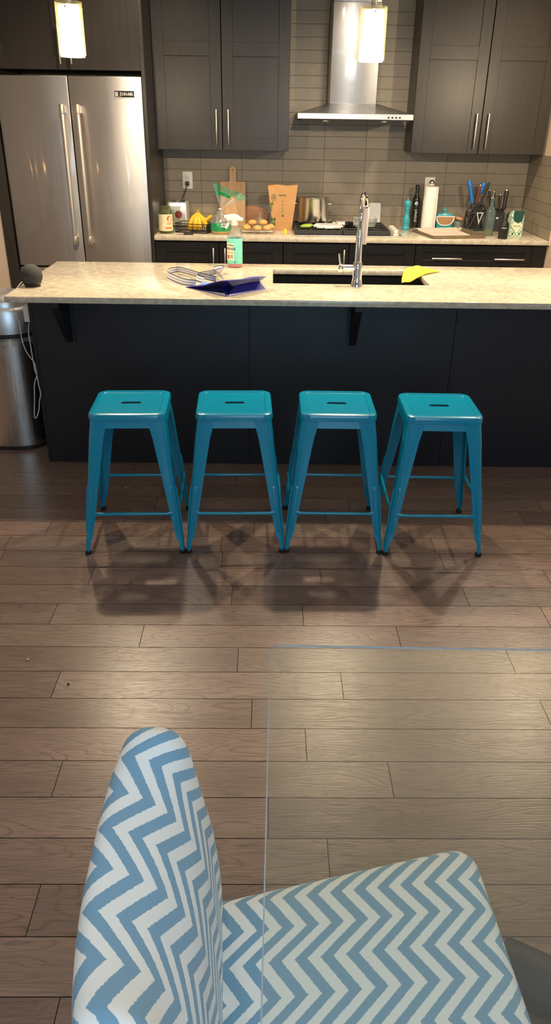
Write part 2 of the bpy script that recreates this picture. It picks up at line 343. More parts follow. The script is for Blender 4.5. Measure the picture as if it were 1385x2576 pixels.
class MB:
    def __init__(self): self.v = []; self.f = []; self.mi = []; self.uv = {}
    def add(self, vs, fs, mi=0):
        n = len(self.v); self.v += [tuple(p) for p in vs]
        for f in fs: self.f.append(tuple(i+n for i in f)); self.mi.append(mi)
        return n
    def box(self, x0, x1, y0, y1, z0, z1, bev=0., mi=0, seg=2):
        bm = bmesh.new(); bmesh.ops.create_cube(bm, size=1)
        for v in bm.verts: v.co = Vector(((x0+x1)/2+v.co.x*(x1-x0), (y0+y1)/2+v.co.y*(y1-y0), (z0+z1)/2+v.co.z*(z1-z0)))
        if bev: bmesh.ops.bevel(bm, geom=bm.edges[:], offset=bev, segments=seg, affect='EDGES', profile=.5)
        self.bm(bm, mi); return self
    def bm(self, bm, mi=0, mat=None):
        bm.verts.index_update()
        vs = [(mat @ v.co if mat else v.co) for v in bm.verts]
        self.add(vs, [[v.index for v in f.verts] for f in bm.faces], mi); bm.free()
    def loft(self, rings, cap0=True, cap1=True, closed=True, mi=0):
        n = len(rings[0]); vs = [p for r in rings for p in r]; fs = []
        for i in range(len(rings)-1):
            for j in range(n if closed else n-1):
                k = (j+1) % n; fs.append((i*n+j, i*n+k, (i+1)*n+k, (i+1)*n+j))
        if cap0: fs.append(tuple(range(n-1, -1, -1)))
        if cap1: fs.append(tuple((len(rings)-1)*n+j for j in range(n)))
        self.add(vs, fs, mi); return self
    def lathe(self, prof, cx=0, cy=0, cz=0, seg=28, sx=1., sy=1., cap0=True, cap1=True, mi=0, a0=0., mat=None):
        rings = [[(cx+r*sx*math.cos(a0+2*PI*j/seg), cy+r*sy*math.sin(a0+2*PI*j/seg), cz+z) for j in range(seg)] for r, z in prof]
        if mat: rings = [[tuple(mat @ Vector(p)) for p in r] for r in rings]
        return self.loft(rings, cap0, cap1, mi=mi)
    def tube(self, pts, r, seg=10, caps=True, mi=0, flat=1.):
        pts = [Vector(p) for p in pts]; rings = []; up = None
        for i, p in enumerate(pts):
            t = (pts[min(i+1, len(pts)-1)]-pts[max(i-1, 0)]).normalized()
            if up is None:
                a = Vector((0, 0, 1)) if abs(t.z) < .9 else Vector((1, 0, 0)); up = (a-t*a.dot(t)).normalized()
            else: up = (up-t*up.dot(t)).normalized()
            s = t.cross(up); rr = r[i] if isinstance(r, (list, tuple)) else r
            rings.append([p+(s*math.cos(2*PI*j/seg)+up*math.sin(2*PI*j/seg)*flat)*rr for j in range(seg)])
        return self.loft(rings, caps, caps, mi=mi)
    def prism(self, poly, axis, a, b, mi=0):
        """poly of 2D points, swept along axis from a to b"""
        def P(p, t): return {'x': (t, p[0], p[1]), 'y': (p[0], t, p[1]), 'z': (p[0], p[1], t)}[axis]
        return self.loft([[P(p, a) for p in poly], [P(p, b) for p in poly]], mi=mi)
    def grid(self, fn, nu, nv, mi=0, uvf=None):
        vs = [fn(i/nu, j/nv) for i in range(nu+1) for j in range(nv+1)]
        fs = [(i*(nv+1)+j, (i+1)*(nv+1)+j, (i+1)*(nv+1)+j+1, i*(nv+1)+j+1) for i in range(nu) for j in range(nv)]
        n = self.add(vs, fs, mi)
        if uvf:
            for i in range(nu+1):
                for j in range(nv+1): self.uv[n+i*(nv+1)+j] = uvf(i/nu, j/nv)
        return self
    def build(self, name, mats, parent=None, loc=None, smooth=None, rot=None, normals=True):
        me = bpy.data.meshes.new(name); me.from_pydata([tuple(p) for p in self.v], [], self.f)
        if not isinstance(mats, (list, tuple)): mats = [mats]
        for m in mats: me.materials.append(m)
        me.polygons.foreach_set('material_index', self.mi)
        if self.uv:
            l = me.uv_layers.new(name='UVMap')
            for lp in me.loops: l.data[lp.index].uv = self.uv.get(lp.vertex_index, (0, 0))
        if normals:
            bm = bmesh.new(); bm.from_mesh(me); bmesh.ops.recalc_face_normals(bm, faces=bm.faces[:]); bm.to_mesh(me); bm.free()
        if smooth is not None:
            me.polygons.foreach_set('use_smooth', [True]*len(me.polygons))
            try: me.set_sharp_from_angle(angle=math.radians(smooth))
            except Exception: pass
        me.update()
        o = bpy.data.objects.new(name, me); link(o, parent)
        if loc is not None: o.location = loc
        if rot is not None: o.rotation_euler = rot
        return o

def rounded(hx, hy, r, n=6, cx=0., cy=0.):
    out = []
    for (sx, sy, a0) in ((1, 1, 0), (-1, 1, PI/2), (-1, -1, PI), (1, -1, 1.5*PI)):
        for i in range(n+1):
            a = a0+PI/2*i/n; out.append((cx+sx*(hx-r)+r*math.cos(a), cy+sy*(hy-r)+r*math.sin(a)))
    return out

def crv(pts, n=8):
    """Catmull-Rom through points"""
    P = [Vector(p) for p in pts]; P = [P[0]*2-P[1]]+P+[P[-1]*2-P[-2]]; out = []
    for i in range(1, len(P)-2):
        for k in range(n):
            t = k/n; a, b, c, d = P[i-1:i+3]
            out.append(.5*((2*b)+(c-a)*t+(2*a-5*b+4*c-d)*t*t+(3*b-a-3*c+d)*t**3))
    out.append(P[-2]); return out

def lettering(name, text, size, mat, parent, loc=(0, 0, 0), rot=(PI/2, 0, 0), ext=.0004, bend=None, widen=1.):
    cu = bpy.data.curves.new(name, 'FONT'); cu.body = text; cu.size = size; cu.extrude = ext; cu.align_x = 'CENTER'; cu.align_y = 'CENTER'; cu.resolution_u = 3
    t = bpy.data.objects.new(name+'_tmp', cu); COL.objects.link(t)
    dg = bpy.context.evaluated_depsgraph_get(); me = bpy.data.meshes.new_from_object(t.evaluated_get(dg))
    bpy.data.objects.remove(t); me.name = name; me.materials.clear(); me.materials.append(mat)
    for v in me.vertices: v.co.x *= widen
    if bend:                                     # wrap round a vertical cylinder: bend = (radius, centre angle)
        R, a0 = bend
        for v in me.vertices:
            a = a0+v.co.x/R; rr = R+v.co.z+.0006
            v.co = Vector((rr*math.sin(a), -rr*math.cos(a), v.co.y))
        rot = (0, 0, 0)
    o = bpy.data.objects.new(name, me); link(o, parent); o.location = loc; o.rotation_euler = rot
    return o

# ------------------------------------------------------------------ the room
YW = 6.08                                   # tiled back wall
ROWS = {1: [-.125, .781], 2: [-.692], 0: [-.777, .144, 1.047], -1: [-.433, .479], -2: [-.088, .842], -3: [-.671, .255], -4: [-.036, .879], -5: [.126], -6: [-.57, .357], -7: [.015], -8: [.165], -9: [-.528]}
SHADE = {(-4, -.036): .80, (-5, 1.04): .78, (-7, .93): .72, (-3, -.671): .80, (0, .144): .92, (0, 1.047): 1.12, (-1, 1.39): .82, (1, .781): .72, (1, -.125): .9, (-8, 1.08): .88, (-6, .357): .98, (-5, .126): 1.02, (-3, .255): 1.1, (-9, .39): .85}
def make_floor():
    b = MB(); cols = []; pw = .1295; g = .0011; rnd = random.Random(3)
    for k in range(-40, 30):
        y0 = 2.333+(k-1)*pw; y1 = y0+pw
        if k in ROWS:
            js = list(ROWS[k])
            while js[0] > -3.4: js.insert(0, js[0]-.918)
            while js[-1] < 3.4: js.append(js[-1]+.918)
        else:
            x = -4.2+rnd.random()*.9; js = []
            while x < 4.3: js.append(x); x += .918 if rnd.random() < .8 else .6
        for a, c in zip(js[:-1], js[1:]):
            n = b.add([(a+g, y0+g, 0), (c-g, y0+g, 0), (c-g, y1-g, 0), (a+g, y1-g, 0)], [(0, 1, 2, 3)])
            sh = .80+.30*rnd.random()
            for (kk, xr), s in SHADE.items():
                if kk == k and abs(xr-c) < .03: sh = s
            cols.append((sh, rnd.random(), rnd.random(), 1))
    nfl = len(b.f)
    b.add([(-4.3, -3, -.0015), (4.3, -3, -.0015), (4.3, 6.4, -.0015), (-4.3, 6.4, -.0015)], [(0, 1, 2, 3)], 1)
    o = b.build('floor', [M['floor'], plain('plank_gap', (.012, .009, .008), .9)], normals=False)
    at = o.data.attributes.new('plank', 'FLOAT_COLOR', 'FACE')
    for i in range(nfl): at.data[i].color = cols[i]
    o.rotation_euler = (0, 0, .006)
    return struct(o)
make_floor()
XR = 1.905
struct(MB().box(-1.83, 1.96, YW, YW+.12, 0, 2.74).build('wall_back', M['tile']))
struct(MB().box(-4.2, -1.83, YW, YW+.12, 0, 2.74).build('wall_back_left', M['wall_cool']))
struct(MB().box(1.96, 4.2, YW, YW+.12, 0, 2.74).build('wall_back_right', M['wall_cool']))
struct(MB().box(-4.2, 4.2, -3.0, 6.2, 2.74, 2.84).build('ceiling', M['ceil']))
struct(MB().box(XR, XR+.12, 4.9, YW, 0, 2.74).build('wall_right', M['wall']))
struct(MB().box(XR-.008, XR, 5.375, YW-.001, .916, 1.43, bev=.0015).build('trim_1', M['tile_side']))
struct(MB().box(XR-.011, XR, 5.362, 5.375, .885, 1.44, bev=.002).build('trim_2', M['wall']))
struct(MB().box(-3.3, -1.832, 5.40, 5.52, 0, 2.74).build('wall_left', M['wall']))
struct(MB().box(-3.42, -3.3, -3.0, 5.52, 0, 2.74).build('wall_left_side', M['wall_cool']))
struct(MB().box(3.4, 3.52, -3.0, 6.2, 0, 2.74).build('wall_right_side', M['wall_cool']))
struct(MB().box(-3.3, 3.4, -3.0, -2.9, 0, 2.74).build('wall_front', M['wall_cool']))

# ------------------------------------------------------------------ cabinets
def shaker(b, x0, x1, z0, z1, yf, th=.02, stile=.075, panels=None, deep=.007):
    """door slab facing -Y with recessed panels; yf is the front face"""
    panels = panels or [(z0+stile, z1-stile)]
    e = .0016
    b.box(x0, x1, yf+deep, yf+th, z0, z1)                                  # panel plane
    b.box(x0, x0+stile, yf, yf+deep+.001, z0, z1, e, seg=1); b.box(x1-stile, x1, yf, yf+deep+.001, z0, z1, e, seg=1)
    zs = [z0]+[q for p in panels for q in p]+[z1]
    for a, c in zip(zs[0::2], zs[1::2]): b.box(x0+stile-.001, x1-stile+.001, yf, yf+deep+.001, a, c, e, seg=1)
    return b

def bar_pull(name, parent, x, y, z, length, vertical=True, r=.0058, off=.03, mat=None):
    """bar handle standing off a face; y is the face"""
    b = MB(); h = length/2
    if vertical:
        b.tube([(x, y-off, z-h), (x, y-off, z-h+.002), (x, y-off, z+h-.002), (x, y-off, z+h)], [r*.8, r, r, r*.8], 12)
        for s in (-1, 1): b.tube([(x, y, z+s*h*.62), (x, y-off, z+s*h*.62)], r*.7, 8)
    else:
        b.tube([(x-h, y-off, z), (x-h+.002, y-off, z), (x+h-.002, y-off, z), (x+h, y-off, z)], [r*.8, r, r, r*.8], 12)
        for s in (-1, 1): b.tube([(x+s*h*.62, y, z), (x+s*h*.62, y-off, z)], r*.7, 8)
    return b.build(name, mat or M['pull'], parent, smooth=40)

def case(b, x0, x1, y0, y1, z0, z1, t=.018):
    b.box(x0, x0+t, y0, y1, z0, z1, .001, seg=1); b.box(x1-t, x1, y0, y1, z0, z1, .001, seg=1)
    b.box(x0+t, x1-t, y0, y1, z0, z0+t); b.box(x0+t, x1-t, y0, y1, z1-t, z1); b.box(x0+t, x1-t, y1-t, y1, z0+t, z1-t)
    return b

def upper(name, label, x0, xm, x1, hx):
    t = thing(name, label, 'cabinet', (0, 0, 0))
    b = MB(); case(b, x0, x1, 5.792, YW-.002, 1.434, 2.735); b.build('case', M['cab'], t)
    for i, (a, c) in enumerate(((x0, xm-.0015), (xm+.0015, x1))):
        d = MB(); shaker(d, a+.001, c-.001, 1.432, 2.72, 5.770, panels=[(1.507, 1.992), (2.073, 2.645)])
        do = d.build('door', M['cab'], t)
        bar_pull('handle', do, hx[i], 5.770, 1.574, .214)
    return t
upper('wall_cabinet', 'dark two-door wall cabinet beside the fridge, above the cutting board', -.803, -.348, .109, (-.388, -.306))
upper('wall_cabinet', 'dark two-door wall cabinet right of the range hood, above the knives', .960, 1.430, 1.887, (1.389, 1.470))

t = thing('over_fridge_cabinet', 'dark cabinet above the stainless fridge', 'cabinet')
b = MB(); case(b, -1.764, -.827, 5.462, YW-.002, 1.885, 2.735); b.build('case', M['cab'], t)
for a, c, hx in ((-1.764, -1.2965, -1.326), (-1.2945, -.827, -1.258)):
    d = MB(); shaker(d, a+.001, c-.001, 1.885, 2.72, 5.440, stile=.07); do = d.build('door', M['cab'], t)
    bar_pull('handle', do, hx, 5.44, 2.02, .214)
tag(MB().box(-.826, -.804, 5.40, YW-.002, 0, 2.735, .001, seg=1).build('end_panel', M['cab']), 'tall dark cabinet end panel between fridge and wall cabinet', 'panel')
tag(MB().box(-1.831, -1.766, 5.395, YW-.002, 0, 2.735, .001, seg=1).build('end_panel', M['cab']), 'tall dark end panel on the left side of the fridge', 'panel')

def base_unit(label, x0, x1, doors=None, drawers=None, filler=0.):
    t = thing('base_cabinet', label, 'cabinet')
    b = MB(); case(b, x0+.001, x1-.001, 5.430, YW-.03, .1, .882); b.box(x0+.001, x1-.001, 5.50, YW-.03, 0.001, .1)
    b.build('case', M['cab_low'], t)
    xr = x1-filler
    if filler: MB().box(xr, x1, 5.41, 5.43, .1, .878).build('filler_strip', M['cab_low'], t)
    if doors:
        xm, hl, hr = doors
        for a, c, h in ((x0, xm, hl), (xm, xr, hr)):
            d = MB(); shaker(d, a+.002, c-.002, .105, .876, 5.408, stile=.07); do = d.build('door', M['cab_low'], t)
            bar_pull('handle', do, h, 5.408, .735, .208)
    if drawers:
        for z0, z1, hs in drawers:
            d = MB(); shaker(d, x0+.002, xr-.002, z0, z1, 5.408, stile=.05); do = d.build('drawer', M['cab_low'], t)
            for hx in hs: bar_pull('handle', do, hx, 5.408, (z0+z1)/2-.012, .208, vertical=False)
    return t
base_unit('dark base cabinet nearest the fridge, under the jar and bananas', -.803, .078, doors=(-.364, -.402, -.322))
base_unit('dark base cabinet under the cooktop with two vertical handles', .079, .994, doors=(.536, .500, .580))
base_unit('dark drawer cabinet at the right end with two horizontal handles', .995, 1.897, drawers=[(.725, .876, (1.213, 1.645)), (.42, .72, (1.213, 1.645)), (.105, .415, (1.213, 1.645))], filler=.09)
tag(MB().box(-.8035, 1.8965, 5.380, YW-.001, .884, .914, .003).build('back_worktop', M['quartz'], smooth=30), 'cream quartz worktop along the tiled wall behind the island', 'worktop')

# ------------------------------------------------------------------ fridge
t = thing('refrigerator', 'large stainless french door refrigerator left of the cabinets', 'refrigerator', (0, 0, 0))
FX0, FXM, FX1 = -1.757, -1.295, -.829
MB().box(FX0+.005, FX1-.005, 5.475, YW-.03, .03, 1.835, .004).build('casing', M['fridge_side'], t)
MB().box(FX0+.02, FX1-.02, 5.50, 5.6, .0, .06).build('plinth', M['black'], t)
def fridge_handle(parent, x, z0, z1):
    b = MB(); b.tube([(x, 5.363, z0+.02), (x, 5.363, z1-.02)], .0125, 16)
    h = b.build('handle', M['handle'], parent, smooth=40)
    for z, s in ((z0+.028, 1), (z1-.028, -1)):
        e = MB(); e.lathe([(.0145, -.028), (.0158, -.022), (.0158, .022), (.0145, .028)], x, 5.363, z, 16)
        e.prism([(x-.013, z-.02), (x+.013, z-.02), (x+.013, z+.02), (x-.013, z+.02)], 'y', 5.365, 5.4195)
        e.build('bracket', M['handle'], h, smooth=40)
for a, c, hx in ((FX0, FXM-.0025, -1.337), (FXM+.0025, FX1, -1.238)):
    d = MB().box(a, c, 5.42, 5.473, .700, 1.852, .006, seg=3).build('door', M['fridge'], t, smooth=35)
    fridge_handle(d, hx, .849, 1.694)
    last = d
bd = MB().box(-1.007, -.882, 5.4165, 5.4205, 1.735, 1.773, .0015).build('badge', M['blackgloss'], last, smooth=30); bd['label'] = 'dark name badge with light letters'
MB().box(-1.0075, -.8815, 5.4160, 5.4168, 1.7345, 1.7375).build('rim', M['pull'], bd)
lettering('lettering', 'JENN-AIR', .029, M['pull'], bd, (-.9315, 5.4162, 1.7545), widen=.70)
e = MB()
for i in range(3):
    for k in range(2): e.box(-1.003+k*.0105, -.994+k*.0105, 5.4158, 5.4166, 1.742+i*.009, 1.749+i*.009)
e.build('emblem', M['pull'], bd)
d = MB().box(FX0, FX1, 5.42, 5.473, .065, .690, .006, seg=3).build('freezer_drawer', M['fridge'], t, smooth=35)
hb = MB(); hb.tube([(-1.68, 5.363, .60), (-.91, 5.363, .60)], .0125, 16)
for x in (-1.64, -.95): hb.tube([(x, 5.363, .60), (x, 5.421, .60)], .01, 10)
hb.build('handle', M['handle'], d, smooth=40)

# ------------------------------------------------------------------ range hood
t = thing('range_hood', 'stainless chimney range hood on the tiled wall', 'range hood')
hx0, hx1 = .160, .922
b = MB(); b.box(hx0, hx1, 5.54, YW-.001, 1.633, 1.667, .002, seg=1); lip = b.build('canopy_lip', M['hoodlip'], t)
b = MB()
def rect(x0, x1, y0, y1, z): return [(x0, y0, z), (x1, y0, z), (x1, y1, z), (x0, y1, z)]
b.loft([rect(hx0+.003, hx1-.003, 5.543, YW-.001, 1.667), rect(.372, .702, 5.735, YW-.001, 1.728)])
b.build('canopy', M['hood'], t)
MB().box(.380, .694, 5.742, YW-.001, 1.726, 2.30, .004).build('chimney', M['hood'], t, smooth=30)
MB().box(.384, .690, 5.746, YW-.001, 2.30, 2.738, .003).build('upper_chimney', M['hood'], t, smooth=30)
for x in (.758, .783, .808, .832):
    MB().box(x-.006, x+.006, 5.5375, 5.5405, 1.642, 1.652, .0015).build('button', M['wire'], lip)
MB().box(hx0+.02, hx1-.02, 5.57, YW-.03, 1.624, 1.6335, .003).build('filter', M['fridge_side'], t)
for x in (.345, .735):
    MB().lathe([(.028, 0), (.030, .006), (.030, .012)], x, 5.60, 1.617, 20).build('lamp', M['hoodlip'], t, smooth=40)

# ------------------------------------------------------------------ island
IX0, IX1 = -1.154, 1.95
t = thing('island', 'long blue-black kitchen island behind the row of teal stools', 'kitchen island')
b = MB(); b.box(IX0+.004, IX1-.004, 3.6555, 3.675, .0, .885); b.box(IX0+.004, IX1-.004, 4.25, 4.27, .08, .885); b.box(IX0+.004, IX1-.004, 3.675, 4.25, .08, .1)
for x in (IX0+.004, -.10, .88, IX1-.022): b.box(x, x+.018, 3.675, 4.25, .0, .885)
b.build('case', M['island'], t)
for a, c in ((IX0, -.1055), (-.1045, .8995), (.9005, IX1)):
    MB().box(a, c, 3.637, 3.655, .001, .885, .0012, seg=1).build('panel', M['island'], t)
MB().box(IX0-.016, IX0+.0035, 3.637, 4.27, .001, .885, .001, seg=1).build('side_panel', M['island'], t)
for x0 in (-1.0, .385):
    b = MB(); b.prism([(3.637, .884), (3.637, .652), (3.627, .647), (3.612, .655), (3.44, .852), (3.44, .884)], 'x', x0, x0+.032)
    b.box(x0-.012, x0+.044, 3.628, 3.6365, .645, .885)
    b.build('bracket', M['bracket'], t)
# worktop with sink cut-out
def holed_slab(x0, x1, y0, y1, hx0, hx1, hy0, hy1, z0, z1):
    bm = bmesh.new()
    def ring(z, a): return [bm.verts.new((p[0], p[1], z)) for p in a]
    O = [(x0, y0), (x1, y0), (x1, y1), (x0, y1)]; H = [(hx0, hy0), (hx1, hy0), (hx1, hy1), (hx0, hy1)]
    ot, ht, ob, hb = ring(z1, O), ring(z1, H), ring(z0, O), ring(z0, H)
    for i in range(4):
        k = (i+1) % 4
        bm.faces.new((ot[i], ot[k], ht[k], ht[i])); bm.faces.new((ob[k], ob[i], hb[i], hb[k]))
        bm.faces.new((ob[i], ob[k], ot[k], ot[i])); bm.faces.new((ht[i], ht[k], hb[k], hb[i]))
    ed = [e for e in bm.edges if abs(e.verts[0].co.z-e.verts[1].co.z) < 1e-6 and len(e.link_faces) == 2 and abs(e.link_faces[0].normal.dot(e.link_faces[1].normal)) < .5]
    bm.normal_update()
    ed = [e for e in bm.edges if len(e.link_faces) == 2 and abs(e.link_faces[0].normal.dot(e.link_faces[1].normal)) < .3]
    bmesh.ops.bevel(bm, geom=ed, offset=.002, segments=2, affect='EDGES', profile=.5)
    return bm
b = MB(); b.bm(holed_slab(-1.189, 2.0, 3.381, 4.310, .008, .780, 3.765, 4.158, .887, .914))
tag(b.build('island_worktop', M['quartz'], smooth=30), 'long cream quartz worktop on the island with a sink cut-out', 'worktop')
b = MB()
sx0, sx1, sy0, sy1 = .002, .786, 3.759, 4.164
b.loft([[(x, y, .8862) for x, y in rounded((sx1-sx0)/2+.02, (sy1-sy0)/2+.02, .02, 3, (sx0+sx1)/2, (sy0+sy1)/2)],
        [(x, y, .8862) for x, y in rounded((sx1-sx0)/2, (sy1-sy0)/2, .02, 3, (sx0+sx1)/2, (sy0+sy1)/2)],
        [(x, y, .70) for x, y in rounded((sx1-sx0)/2-.012, (sy1-sy0)/2-.012, .03, 3, (sx0+sx1)/2, (sy0+sy1)/2)],
        [(x, y, .682) for x, y in rounded((sx1-sx0)/2-.04, (sy1-sy0)/2-.04, .03, 3, (sx0+sx1)/2, (sy0+sy1)/2)]], cap0=False)
t = thing('kitchen_sink', 'black undermount sink set into the island worktop', 'sink')
b.build('basin', M['sink'], t, smooth=40)
MB().lathe([(.045, 0), (.045, .004), (.03, .005), (.028, .002)], .394, 3.96, .6822, 20).build('drain', M['chrome'], t, smooth=40)

# ------------------------------------------------------------------ faucet
FXc, FYc = .414, 3.722
t = thing('faucet', 'tall chrome gooseneck faucet in front of the sink', 'faucet', (FXc, FYc, .914))
MB().lathe([(.031, 0), (.031, .003), (.0265, .016), (.0235, .04), (.0235, .085), (.0205, .112), (.015, .118)], seg=28).build('body', M['chrome'], t, smooth=40)
pts = crv([(0, 0, .10), (0, 0, .25), (.003, .0, .33), (.008, .035, .385), (.02, .10, .405), (.034, .165, .39), (.045, .198, .355), (.047, .205, .33)], 8)
MB().tube(pts, [.0165]*8+[.0125]*(len(pts)-8), 16).build('spout', M['chrome'], t, smooth=50)
MB().lathe([(.0115, 0), (.014, .006), (.0155, .09), (.0165, .165), (.013, .175)], .047, .207, .165, 18).build('spray_head', M['pinkwhite'], t, smooth=40)  # pale colour stands in for the bright reflection on the steel
h = MB(); h.tube([(-.015, 0, .083), (-.066, 0, .083)], .0175, 18); h.tube([(-.069, 0, .083), (-.074, 0, .083), (-.091, 0, .083), (-.094, 0, .083)], [.0175, .0205, .0205, .018], 18)
hd = h.build('handle', M['chrome'], t, smooth=40)
MB().tube([(-.084, 0, .1), (-.092, -.004, .150)], [.005, .0042], 10).build('lever', M['chrome'], hd, smooth=40)

# ------------------------------------------------------------------ pendants
def pendant(label, x, y):
    t = thing('pendant_lamp', label, 'lamp', (x, y, 1.855), 0, 'pendant lamps over the island')
    MB().lathe([(.057, .006), (.057, .200), (.0548, .200), (.0548, .006)], seg=36, cap0=False, cap1=False).build('glass_cylinder', M['lampglass'], t, smooth=40)
    MB().lathe([(.0515, 0), (.044, .188), (.012, .192), (.012, .190), (.0425, .186), (.050, 0)], seg=32, cap0=False, cap1=False).build('shade', M['shade'], t, smooth=40)
    MB().lathe([(.0125, .19), (.0125, .225), (.008, .235)], seg=16).build('socket_cap', M['chrome'], t, smooth=40)
    for a in (.5, 2.6, 4.7):
        MB().tube([(.040*math.cos(a), .040*math.sin(a), .178), (.0605*math.cos(a), .0605*math.sin(a), .178)], .0035, 8).build('pin', M['chrome'], t, smooth=40)
    MB().tube([(0, 0, .23), (0, 0, .86)], .0045, 8).build('rod', M['chrome'], t)
    MB().lathe([(.06, .86), (.06, .883), (.055, .885)], seg=24).build('ceiling_plate', M['chrome'], t, smooth=40)
pendant('lit glass pendant lamp hanging in front of the fridge cabinet', -.873, 3.8)
pendant('lit glass pendant lamp hanging in front of the range hood', .424, 3.8)

# ------------------------------------------------------------------ bar stools
SH = .600
def sq(h, r, z, n=8): return [(x, y, z) for x, y in rounded(h, h, r, n)]
def make_stool(label, loc, rz):
    t = thing('bar_stool', label, 'stool', loc, rz, 'teal metal bar stools in front of the island')
    n = 8; b = MB(); H = .153
    rings = [sq(H-.003, .038, SH-.028), sq(H, .04, SH-.028), sq(H, .04, SH-.010), sq(H-.003, .038, SH-.003), sq(H-.010, .034, SH), sq(H-.026, .022, SH), sq(H-.029, .020, SH-.003)]
    tot = 4*(n+1)
    # slot outline with the same point count, matched by order
    slot = [(x, y, SH-.003) for x, y in rounded(.043, .0135, .0133, n)]
    mid = [tuple(a*.45+c*.55 for a, c in zip(p, q)) for p, q in zip(rings[-1], slot)]
    rings += [mid, slot, [(x*.97, y*.9, z-.0015) for x, y, z in slot], [(x*.97, y*.9, z-.003) for x, y, z in slot]]
    b.loft(rings, cap0=False, cap1=False)
    b.build('seat', M['teal'], t, smooth=40)
    # apron panels between the legs
    for k in range(4):
        R = Matrix.Rotation(k*PI/2, 4, 'Z'); a = MB()
        pr = [[(-.115, -.1445, SH-.026), (.115, -.1445, SH-.026), (.115, -.1425, SH-.026), (-.115, -.1425, SH-.026)],
              [(-.115, -.1505, SH-.058), (.115, -.1505, SH-.058), (.115, -.1485, SH-.058), (-.115, -.1485, SH-.058)]]
        a.loft([[tuple(R @ Vector(p)) for p in r] for r in pr]); a.build('apron', M['teal'], t)
    # legs: folded sheet wrapped round each corner, tapering and kicking out at the foot
    prof = [(SH-.020, .1455, .070), (SH-.050, .1495, .066), (.50, .1565, .060), (.36, .1715, .050), (.20, .1885, .040), (.11, .1975, .033), (.075, .2015, .029), (.06, .2035, .022), (.02, .2055, .017), (.006, .206, .016)]
    for k in range(4):
        R = Matrix.Rotation(k*PI/2, 4, 'Z'); rings = []
        for z, h, w in prof:
            r = min(.020, w*.62); o = []; th = .0035
            # outer path: along one face, round the corner, along the other
            path = [(-h+w, -h)]+[(-h+r-r*math.sin(q), -h+r-r*math.cos(q)) for q in [PI/2*i/5 for i in range(6)]]+[(-h, -h+w)]
            inner = [(-h+w, -h+th)]+[(-h+r-(r-th)*math.sin(q), -h+r-(r-th)*math.cos(q)) for q in [PI/2*i/5 for i in range(6)]]+[(-h+th, -h+w)]
            poly = path+inner[::-1]
            rings.append([tuple(R @ Vector((x, y, z))) for x, y in poly])
        lg = MB().loft(rings)
        # pressed rib low on each leg face
        for f in (0, 1):
            q = []
            for z, h in ((.30, .1782), (.285, .1797), (.11, .1975), (.095, .1988)):
                d = .0035 if z in (.285, .11) else .0
                p = [(-h+.016, -h-d), (-h+.024, -h-d)]
                q.append([(x, y, z) for x, y in p]+[(p[1][0], -h+.001, z), (p[0][0], -h+.001, z)])
            q = [[tuple(R @ Vector((y, x, z) if f else (x, y, z))) for x, y, z in r] for r in q]
            lg.loft(q)
        lo = lg.build('leg', M['teal'], t, smooth=35)
        c = R @ Vector((-.1975, -.1975, 0))
        MB().lathe([(.0125, 0), (.0135, .004), (.0135, .013), (.0105, .016)], c.x, c.y, 0, 14).build('foot_cap', M['rubber'], lo, smooth=40)
        # stretcher on this side
        zb = .182 if k % 2 == 0 else .205
        hh = .190; s = MB()
        ring = []
        for x, rr, fl in ((-.163, .0095, .35), (-.150, .0095, .4), (-.135, .0065, 1), (.135, .0065, 1), (.150, .0095, .4), (.163, .0095, .35)):
            ring.append([tuple(R @ Vector((x, -hh+rr*fl*math.cos(q), zb+rr*math.sin(q)))) for q in [2*PI*i/10 for i in range(10)]])
        s.loft(ring); s.build('stretcher', M['teal'], t, smooth=40)
    return t
def dup(root, loc, rz, label):
    r = root.copy(); COL.objects.link(r); r.location = loc; r.rotation_euler = (0, 0, rz); r['label'] = label
    for ch in list(root.children):
        c = ch.copy(); COL.objects.link(c); c.parent = r
        for g in list(ch.children):
            d = g.copy(); COL.objects.link(d); d.parent = c
    return r
s0 = make_stool('teal metal backless bar stool nearest the trash can', (-.567, 2.9015, 0), .0436)
for lab, x, y, rz in (('teal metal backless bar stool second from the trash can', -.146, 2.9165, .0354),
                      ('teal metal backless bar stool third from the trash can, below the faucet', .274, 2.925, -.005),
                      ('teal metal backless bar stool farthest from the trash can, right end of the row', .694, 2.911, -.012)):
    dup(s0, (x, y, 0), rz, lab)

# ------------------------------------------------------------------ trash can
t = thing('trash_can', 'stainless sensor trash can left of the island', 'trash can', (-1.425, 3.935, 0))
def dee(w, d, z, n=36): return [(w*math.copysign(abs(math.cos(a))**.8, math.cos(a)), d*math.copysign(abs(math.sin(a))**.8, math.sin(a)), z) for a in [2*PI*i/n for i in range(n)]]
MB().loft([dee(.190, .148, 0), dee(.196, .152, .004), dee(.196, .152, .022)]).build('base', M['black'], t, smooth=40)
MB().loft([dee(.192, .15, .022), dee(.196, .153, .30), dee(.198, .155, .60)]).build('body', M['canbody'], t, smooth=40)
MB().loft([dee(.198, .155, .60), dee(.2, .156, .604), dee(.2, .156, .636)]).build('band', M['black'], t, smooth=40)
ld = MB().loft([dee(.200, .157, .636), dee(.200, .157, .745), dee(.195, .152, .757), dee(.168, .128, .762)]).build('lid', M['canlid'], t, smooth=40)
MB().loft([dee(.165, .126, .762), dee(.163, .125, .785), dee(.15, .11, .812), dee(.11, .08, .826), dee(.04, .03, .830)]).build('flap', M['canlid'], ld, smooth=50)
def liner(u, v):
    a = 2*PI*u; dz = .085+.045*math.sin(a*1+5.0)+.02*math.sin(3*a+1)+.008*math.sin(11*a)
    k = 1.015+.035*v+.012*v*math.sin(9*a)+.02*v*math.sin(4*a+2)
    p = dee(.2, .157, 0, 96)[int(round(u*96)) % 96]
    return (p[0]*k, p[1]*k, .615-dz*v)
